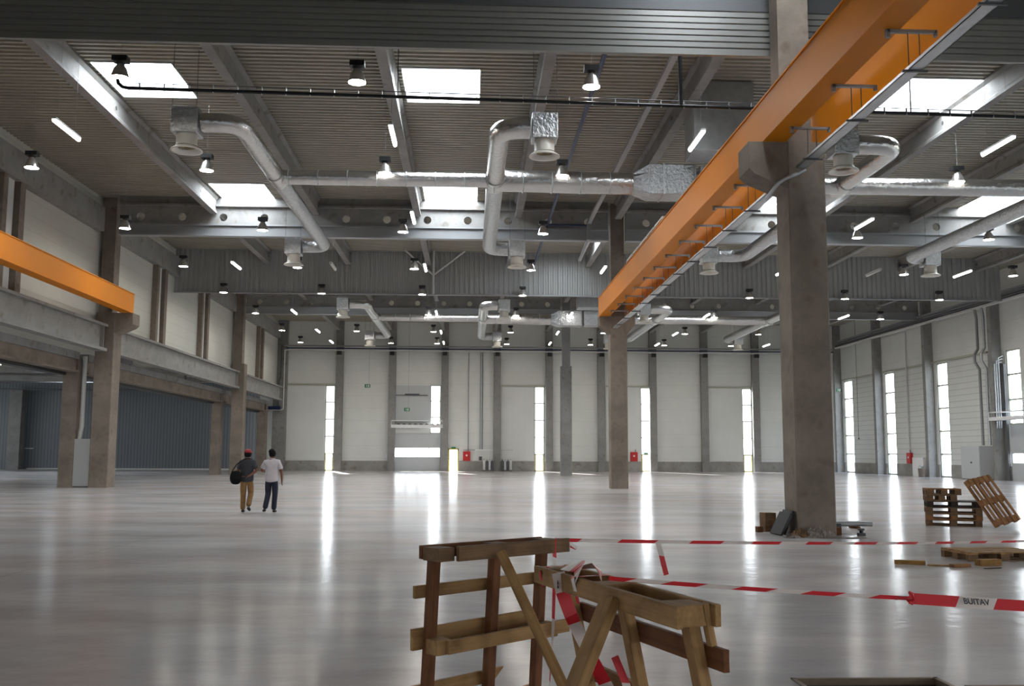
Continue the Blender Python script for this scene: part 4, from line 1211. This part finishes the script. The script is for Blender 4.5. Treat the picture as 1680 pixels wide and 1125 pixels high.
# crumpled sheeting
def crumple(name, c, size, label, seed, mt_='paper'):
    random.seed(seed)
    n = 16
    g = {}
    mb = MB()
    for i in range(n + 1):
        for j in range(n + 1):
            x = (i / n - .5) * size[0]; y = (j / n - .5) * size[1]
            e = max(0, 1 - (2 * abs(i / n - .5)) ** 3) * max(0, 1 - (2 * abs(j / n - .5)) ** 3)
            g[i, j] = (x + random.uniform(-.02, .02), y + random.uniform(-.02, .02), .004 + e * random.uniform(.15, 1) * size[2])
    for i in range(n):
        for j in range(n):
            mb.add([g[i, j], g[i + 1, j], g[i + 1, j + 1], g[i, j + 1]], [(0, 1, 2), (0, 2, 3)])
    return tag(mb.build(name, mt_, loc=c), label, 'wrapping')
crumple('plastic_sheet', (6.98, 19.55, 0), (.62, .4, .24), 'crumpled pale wrapping piled at the foot of the near column', 3)
crumple('brown_paper', (6.6, 19.58, 0), (.36, .3, .2), 'crumpled brown paper at the left front foot of the near column', 5, 'wood_old')
crumple('foil_scrap', (6.42, 19.45, 0), (.36, .2, .06), 'flat scrap of pale foil left of the crumpled wrapping', 9)
crumple('dust_litter', (7.55, 19.4, 0), (.8, .2, .02), 'thin litter on the floor right of the crumpled wrapping', 11)
random.seed(5)

# ------------------------------------------------------------------ barrier tapes
def tape(name, label, pts, width, stripe, wdir=(0, 0, 1), twist=None, start=0, slant=.4, first=None):
    pts = [Vector(p) for p in pts]
    # resample
    segs = []; tot = 0
    for a, b in zip(pts[:-1], pts[1:]):
        segs.append((tot, (b - a).length, a, b)); tot += (b - a).length
    def at(s):
        for s0, L_, a, b in segs:
            if s <= s0 + L_ + 1e-9: return a.lerp(b, max(0, min(1, (s - s0) / L_)))
        return pts[-1]
    def dirat(s): return (at(min(tot, s + .01)) - at(max(0, s - .01))).normalized()
    mb = MB(); s = 0; col = start
    bounds = [0]
    sl = slant * width
    x = first or stripe * .6
    while x < tot - sl: bounds.append(x); x += stripe
    bounds.append(tot)
    def pt(s_, side):
        d = dirat(s_); wv = Vector(wdir)
        if twist:
            ang = twist * s_
            e1 = (wv - d * wv.dot(d)).normalized(); e2 = d.cross(e1)
            wv = e1 * cos(ang) + e2 * sin(ang)
        wv = (wv - d * wv.dot(d)).normalized()
        return at(s_) + wv * (width / 2 * side)
    for i in range(len(bounds) - 1):
        a, b = bounds[i], bounds[i + 1]
        K = 4
        for k in range(K):
            q0 = a + (b - a) * k / K; q1 = a + (b - a) * (k + 1) / K
            def sh(q, e): return min(max(q + (sl * (.5 if e > 0 else -.5) if (0 < q < tot) else 0), 0), tot)
            mb.add([pt(sh(q0, -1), -1), pt(sh(q1, -1), -1), pt(sh(q1, 1), 1), pt(sh(q0, 1), 1)], [(0, 1, 2, 3)], (i + start) % 2)
    return mb
def sag(a, b, n, s): 
    a, b = Vector(a), Vector(b)
    return [a.lerp(b, i / n) - Vector((0, 0, s * 4 * (i / n) * (1 - i / n))) for i in range(n + 1)]
TM = ['tape_red', 'tape_white']
t = thing('barrier_tape', 'far red and white barrier tape tied to the left trestle', 'barrier tape', (0, 0, 0), group='red and white barrier tapes')
tape('t', '', sag((.42, 4.93, 1.222), (5.2, 8.8, .88), 16, .02), .02, .30, (0, -.45, .9), slant=1.5).build('tape', TM, t)
tape('t', '', [(.43, 4.9, 1.225), (.50, 4.93, 1.205), (.54, 4.95, 1.175), (.50, 4.94, 1.19)], .014, .09).build('loose_end', TM, t)
tape('t', '', [(1.02, 5.35, 1.17), (1.035, 5.35, 1.12), (1.047, 5.34, 1.06), (1.062, 5.34, 1.0)], .028, .12, (1, 0, 0), start=1).build('tail', TM, t)
tape('t', '', [(.41, 4.82, 1.235), (.413, 4.82, 1.1), (.405, 4.8, .9), (.397, 4.8, .7), (.38, 4.8, .5), (.37, 4.8, .2)], .018, .145, (1, 0, 0), twist=2.).build('hanging_length', TM, t)
t = thing('barrier_tape', 'near red and white barrier tape running from the right trestle to a knot', 'barrier tape', (0, 0, 0), group='red and white barrier tapes')
tape('t', '', sag((.50, 3.56, 1.205), (1.657, 3.70, 1.112), 10, .004), .016, .135, (0, -.3, .95), slant=3).build('tape', TM, t)
tape('t', '', sag((1.657, 3.70, 1.112), (2.4, 3.72, 1.064), 6, .002), .042, .148, (0, -.1, .99), start=0, slant=.3, first=.19).build('flat_length', TM, t)
MB().tube([(1.60, 3.69, 1.113), (1.63, 3.68, 1.118), (1.66, 3.68, 1.108), (1.668, 3.69, 1.100), (1.655, 3.67, 1.097), (1.64, 3.67, 1.107), (1.66, 3.66, 1.113), (1.652, 3.66, 1.135), (1.64, 3.66, 1.14)], .006, 6).build('knot', 'tape_red', t)
def textobj(body, mt_, parent, size, mat_, name='lettering', shear=0):
    c = bpy.data.curves.new(name, 'FONT'); c.body = body; c.size = size; c.shear = shear; c.extrude = .0004
    c.offset = size * .025; c.align_x = 'CENTER'; c.align_y = 'CENTER'
    tmp = bpy.data.objects.new(name, c); COL.objects.link(tmp)
    bpy.context.view_layer.update()
    me = bpy.data.meshes.new_from_object(tmp.evaluated_get(bpy.context.evaluated_depsgraph_get()))
    bpy.data.objects.remove(tmp)
    me.materials.clear(); me.materials.append(M[mt_])
    o = bpy.data.objects.new(name, me); COL.objects.link(o); o.parent = parent
    o.matrix_local = mat_
    return o
TD = Vector((2.4 - 1.657, .02, -.048)).normalized()
def tmat(pos, xdir, ydir):
    x = Vector(xdir).normalized(); y = Vector(ydir); y = (y - x * y.dot(x)).normalized(); z = x.cross(y)
    mm = Matrix((x, y, z)).transposed().to_4x4(); mm.translation = pos
    return mm
LETTER_POS = Vector((1.918, 3.6975, 1.098))
textobj('BUITAV', 'ink', t, .030, tmat(LETTER_POS, TD, (0, 0, 1)), shear=-.3)
t = thing('barrier_tape', 'tangled red and white tape wound round the right trestle', 'barrier tape', (0, 0, 0), group='red and white barrier tapes')
def P2w(s, off, z): return P2(s, off, z)
f_ = -.0145
tape('t', '', [P2(.085, f_, Z2 - .075), P2(.08, f_, Z2 + .003), P2(.08, .15, Z2 + .003)], .02, .5, u2).build('wrap', TM, t)
tape('t', '', [P2(.42, f_, Z2 - .095), P2(.41, f_, Z2 + .003), P2(.40, .15, Z2 + .003)], .03, .06, u2).build('wrap', TM, t)
tape('t', '', [P2(.10, .15, Z2 + .012), P2(.22, .05, Z2 + .02), P2(.33, .06, Z2 + .03), P2(.46, -.01, Z2 + .01)], .06, .09, n2, twist=3, start=1).build('crumpled_length', TM, t)
tape('t', '', [P2(.2, .1, Z2 + .005), P2(.33, .13, Z2 + .03), P2(.5, .06, Z2 + .008)], .045, .1, n2, twist=-4, start=0).build('crumpled_length', TM, t)
tape('t', '', [P2(.28, f_, Z2 + .004), P2(.29, f_ - .002, Z2 - .075), P2(.31, f_ + .01, Z2 - .17), P2(.40, f_ + .02, .89), P2(.50, f_ + .03, .77), P2(.6, .0, .6), P2(.62, .0, .3)], .055, .125, (1, .3, 0), start=1, slant=0).build('printed_length', TM, t)
tape('t', '', [P2(.58, .02, .93), P2(.61, .03, .84), P2(.64, .03, .74), P2(.66, .03, .55)], .03, .16, (1, .3, 0), start=0).build('loose_strip', TM, t)
d_ = (P2(.50, f_ + .03, .77) - P2(.40, f_ + .02, .89)).normalized()
textobj('44', 'ink', t, .04, tmat(P2(.395, f_ + .005, .895) - Vector((0, .02, 0)), d_, (1, .3, 0)), shear=0)
textobj('44', 'ink', t, .03, tmat(P2(.29, f_ - .016, Z2 - .04), Vector((0, 0, -1)), u2), shear=0)

# ------------------------------------------------------------------ people
def skin_obj(name, parent, mt_, verts, edges, radii, sub=2, root=0):
    me = bpy.data.meshes.new(name); me.from_pydata(verts, edges, []); me.update()
    o = bpy.data.objects.new(name, me); COL.objects.link(o); o.parent = parent
    me.materials.append(M[mt_])
    md = o.modifiers.new('skin', 'SKIN'); md.use_smooth_shade = True
    for i, v in enumerate(me.skin_vertices[0].data):
        r = radii[i]; v.radius = r if isinstance(r, tuple) else (r, r); v.use_root = (i == root)
    sb = o.modifiers.new('sub', 'SUBSURF'); sb.levels = sub; sb.render_levels = sub
    return o
def chain(verts, edges, radii, pts, rs, start=None):
    prev = start
    for p, r in zip(pts, rs):
        verts.append(p); radii.append(r); k = len(verts) - 1
        if prev is not None: edges.append((prev, k))
        prev = k
    return prev
def person(label, loc, h, J, shirt, pants, shirt_len, head_turn, hat):
    """J: joints in metres, facing +Y (away from the camera)"""
    t = thing('person', label, 'person', loc)
    v, e, r = [], [], []
    # body: pelvis root
    chain(v, e, r, [(0, 0, .93), (0, 0, 1.08), (0, .0, 1.25), (0, -.01, 1.40), (0, .0, 1.475), J['neck'], ], [(.135, .10), (.125, .095), (.145, .10), (.13, .085), (.06, .06), (.055, .055)])
    nk = len(v) - 1
    hd = Vector(J['head'])
    chain(v, e, r, [tuple(hd + Vector((0, 0, -.07))), tuple(hd + Vector((0, .0, .01))), tuple(hd + Vector((0, 0, .085)))], [(.066, .08), (.084, .10), (.058, .07)], nk)
    for sd_ in ('L', 'R'):
        sh, el, wr = J['sh' + sd_], J['el' + sd_], J['wr' + sd_]
        chain(v, e, r, [sh, tuple((Vector(sh) + Vector(el)) / 2), el, tuple((Vector(el) + Vector(wr)) / 2), wr], [.06, .052, .045, .04, .03], 3)
        w_ = len(v) - 1
        hp, kn, an = J['hp' + sd_], J['kn' + sd_], J['an' + sd_]
        chain(v, e, r, [hp, tuple((Vector(hp) + Vector(kn)) / 2), kn, tuple((Vector(kn) + Vector(an)) / 2), an], [.085, .075, .056, .052, .038], 0)
        # palm and fingers
        hd_ = Vector(J['ha' + sd_])
        wv = Vector(wr); d = (hd_ - wv).normalized()
        side = d.cross(Vector((0, 1, 0)))
        side = side.normalized() if side.length > .1 else Vector((1, 0, 0))
        chain(v, e, r, [tuple(wv + d * .05), tuple(wv + d * .085)], [(.034, .02), (.036, .018)], w_)
    skin_obj('body', t, 'skin', v, e, r)
    for sd_ in ('L', 'R'):
        wv = Vector(J['wr' + sd_]); d = (Vector(J['ha' + sd_]) - wv).normalized()
        side = Vector((0, 1, 0)) - d * d.y
        side.normalize(); nrm = d.cross(side)
        fv, fe, fr = [], [], []
        for k in range(4):
            base = wv + d * .075 + side * (.027 - .018 * k)
            ln = (.07, .08, .075, .058)[k]
            a = base + d * ln * .5 + nrm * .008; b = base + d * ln * .85 + nrm * .03
            i0 = len(fv)
            fv += [tuple(base), tuple(a), tuple(b)]; fe += [(i0, i0 + 1), (i0 + 1, i0 + 2)]; fr += [.009, .0085, .007]
            if k: fe.append((i0 - 3, i0))
        i0 = len(fv)
        tb_ = wv + d * .03 + side * .03
        fv += [tuple(tb_), tuple(tb_ + d * .03 + side * .022), tuple(tb_ + d * .06 + side * .03 + nrm * .01)]
        fe += [(i0, i0 + 1), (i0 + 1, i0 + 2), (0, i0)]; fr += [.011, .01, .008]
        skin_obj('hand', t, 'skin', fv, fe, fr, 1)
    # shirt with short sleeves
    v, e, r = [], [], []
    zb = shirt_len
    chain(v, e, r, [(0, 0, zb - .05), (0, 0, zb + .06), (0, 0, 1.15), (0, -.01, 1.29), (0, -.01, 1.39), (0, 0, 1.47)], [(.20, .16), (.205, .155), (.195, .14), (.205, .14), (.175, .12), (.085, .085)])
    for sd_ in ('L', 'R'):
        sh, el = Vector(J['sh' + sd_]), Vector(J['el' + sd_])
        chain(v, e, r, [tuple(sh), tuple(sh.lerp(el, .45)), tuple(sh.lerp(el, .85))], [.085, .082, .085], 4)
    skin_obj('shirt', t, shirt, v, e, r)
    # collar
    MB().tube([(.07 * cos(a_), .065 * sin(a_), 1.478) for a_ in [2 * pi * k / 12 for k in range(13)]], .018, 6).build('collar', shirt, t)
    # trousers
    v, e, r = [], [], []
    chain(v, e, r, [(0, 0, 1.06), (0, 0, .98), (0, 0, .88)], [(.155, .12), (.17, .13), (.17, .14)])
    for sd_ in ('L', 'R'):
        hp, kn, an = Vector(J['hp' + sd_]), Vector(J['kn' + sd_]), Vector(J['an' + sd_])
        chain(v, e, r, [tuple(hp + Vector((0, 0, -.04))), tuple(hp.lerp(kn, .5)), tuple(kn), tuple(kn.lerp(an, .5)), tuple(kn.lerp(an, 1.08))], [(.105, .11), (.098, .1), .082, .076, .078], 2)
    skin_obj('trousers', t, pants, v, e, r)
    # shoes
    for sd_ in ('L', 'R'):
        an = Vector(J['an' + sd_]); toe = Vector(J['to' + sd_])
        d = (toe - an)
        heel = an + Vector((0, -.04, -.05))
        v = [tuple(heel), tuple(heel.lerp(toe, .5) + Vector((0, 0, .008))), tuple(toe)]
        skin_obj('shoe', t, 'shoe', v, [(0, 1), (1, 2)], [(.05, .045), (.056, .042), (.046, .03)], 2)
    # head features
    hx = MB()
    fwv = Vector((sin(head_turn), cos(head_turn), 0)); sdv = Vector((fwv.y, -fwv.x, 0))
    for s_ in (-1, 1):
        c = hd + sdv * s_ * .076 - Vector((0, 0, .005)); 
        MB().tube([c + Vector((0, 0, .03)), c + Vector((0, 0, 0)) + sdv * s_ * .012, c + Vector((0, 0, -.03))], [.008, .016, .009], 8).build('ear', 'skin', t)
        c = hd + fwv * .085 + sdv * s_ * .032 + Vector((0, 0, .01))
        MB().lathe([(0, -.012), (.011, -.006), (.013, 0), (.011, .006), (0, .012)], c, 10).build('eye', 'white', t)
    c = hd + fwv * .09
    MB().tube([c + Vector((0, 0, .015)), c + fwv * .022 + Vector((0, 0, -.02)), c + Vector((0, 0, -.03))], [.008, .014, .008], 8).build('nose', 'skin', t)
    MB().tube([c + sdv * .025 + Vector((0, 0, -.05)) - fwv * .012, c + Vector((0, 0, -.052)), c - sdv * .025 + Vector((0, 0, -.05)) - fwv * .012], .006, 6).build('mouth', 'cap', t)
    # hair
    hv = MB(); n = 20; K = 9
    rr = 1.14
    prof = []
    for j in range(K):
        a = pi / 2 * (1 - j / (K - 1) * 1.62)
        prof.append((a))
    vs = []; 
    for i in range(n):
        for a in prof:
            ang = 2 * pi * i / n
            front = max(0, cos(ang - 0))  # along fwv
            aa = max(a, -.75 if front < .3 else .35)
            dvec = fwv * cos(ang) * cos(aa) * .105 + sdv * sin(ang) * cos(aa) * .088 + Vector((0, 0, sin(aa) * .115))
            vs.append(hd + Vector((0, 0, .012)) + dvec * rr)
    fs = [(i * K + j, ((i + 1) % n) * K + j, ((i + 1) % n) * K + j + 1, i * K + j + 1) for i in range(n) for j in range(K - 1)]
    hv.add(vs, fs, 0, True); hv.build('hair', 'hair', t)
    if hat:
        vs = []; K = 7
        for i in range(n):
            for j in range(K):
                a = pi / 2 - j * (pi / 2 - .12) / (K - 1); ang = 2 * pi * i / n
                vs.append(hd + Vector((0, 0, .03)) + fwv * cos(ang) * cos(a) * .128 + sdv * sin(ang) * cos(a) * .112 + Vector((0, 0, sin(a) * .12)))
        fs = [(i * K + j, ((i + 1) % n) * K + j, ((i + 1) % n) * K + j + 1, i * K + j + 1) for i in range(n) for j in range(K - 1)]
        hc = MB(); hc.add(vs, fs, 0, True); c_ = hc.build('cap', 'cap', t)
        bp_ = MB(); b0 = hd + Vector((0, 0, .045))
        q = [b0 + fwv * .10 + sdv * .08, b0 + fwv * .185 + sdv * .05 - Vector((0, 0, .01)), b0 + fwv * .2 - Vector((0, 0, .012)), b0 + fwv * .185 - sdv * .05 - Vector((0, 0, .01)), b0 + fwv * .10 - sdv * .08]
        bp_.add(q, [(0, 1, 2, 3, 4)]); bp_.build('visor', 'cap', c_, solid=.008)
    return t
J1 = dict(neck=(0, .01, 1.50), head=(.0, .02, 1.60), shL=(-.16, -.01, 1.37), elL=(-.25, -.04, 1.14), wrL=(-.14, -.17, 1.0), haL=(-.05, -.18, .98),
          shR=(.16, -.01, 1.37), elR=(.27, -.05, 1.15), wrR=(.13, -.18, 1.02), haR=(.05, -.2, .98),
          hpL=(-.09, 0, .90), knL=(-.10, .05, .50), anL=(-.09, .02, .09), toL=(-.10, .17, .03),
          hpR=(.09, 0, .90), knR=(.10, .10, .52), anR=(.10, -.16, .20), toR=(.13, -.10, .05))
J2 = dict(neck=(0, .01, 1.51), head=(-.02, .03, 1.615), shL=(-.17, -.01, 1.38), elL=(-.29, .06, 1.16), wrL=(-.26, .26, 1.12), haL=(-.22, .35, 1.13),
          shR=(.17, -.01, 1.38), elR=(.27, -.03, 1.13), wrR=(.28, .03, .88), haR=(.27, .05, .78),
          hpL=(-.09, 0, .91), knL=(-.10, .08, .51), anL=(-.13, -.13, .13), toL=(-.19, -.0, .04),
          hpR=(.09, 0, .91), knR=(.10, .03, .5), anR=(.08, .02, .09), toR=(.10, .17, .03))
person('person in red cap, charcoal shirt and tan trousers walking away with a shoulder bag', (-6.2, 27.6, 0), 1.72, J1, 'greyshirt', 'tan', .86, -.1, True)
person('person with short black hair in white shirt and navy trousers walking away', (-5.52, 27.6, 0), 1.75, J2, 'whiteshirt', 'jeans', .86, -.9, False)
t = thing('shoulder_bag', 'round black shoulder bag on the left hip of the person in the cap', 'bag', (-6.46, 27.40, .76))
g = MB()
n = 20; K = 12
vs = []
for i in range(n):
    for j in range(K):
        a = -pi / 2 + pi * j / (K - 1); ang = 2 * pi * i / n
        vs.append((.165 * cos(ang) * cos(a) ** .7 if abs(a) < pi / 2 - .01 else 0, .1 * sin(ang) * (max(cos(a), 0) ** .7), .20 + .19 * sin(a)))
g.add(vs, [(i * K + j, ((i + 1) % n) * K + j, ((i + 1) % n) * K + j + 1, i * K + j + 1) for i in range(n) for j in range(K - 1)], 0, True)
g.build('bag_body', 'bag', t)
MB().tube([(-.12, -.02, .34), (0.02, -.03, .56), (.20, .02, .70), (.32, .12, .72), (.38, .25, .69)], .016, 6).build('strap', 'bag', t)
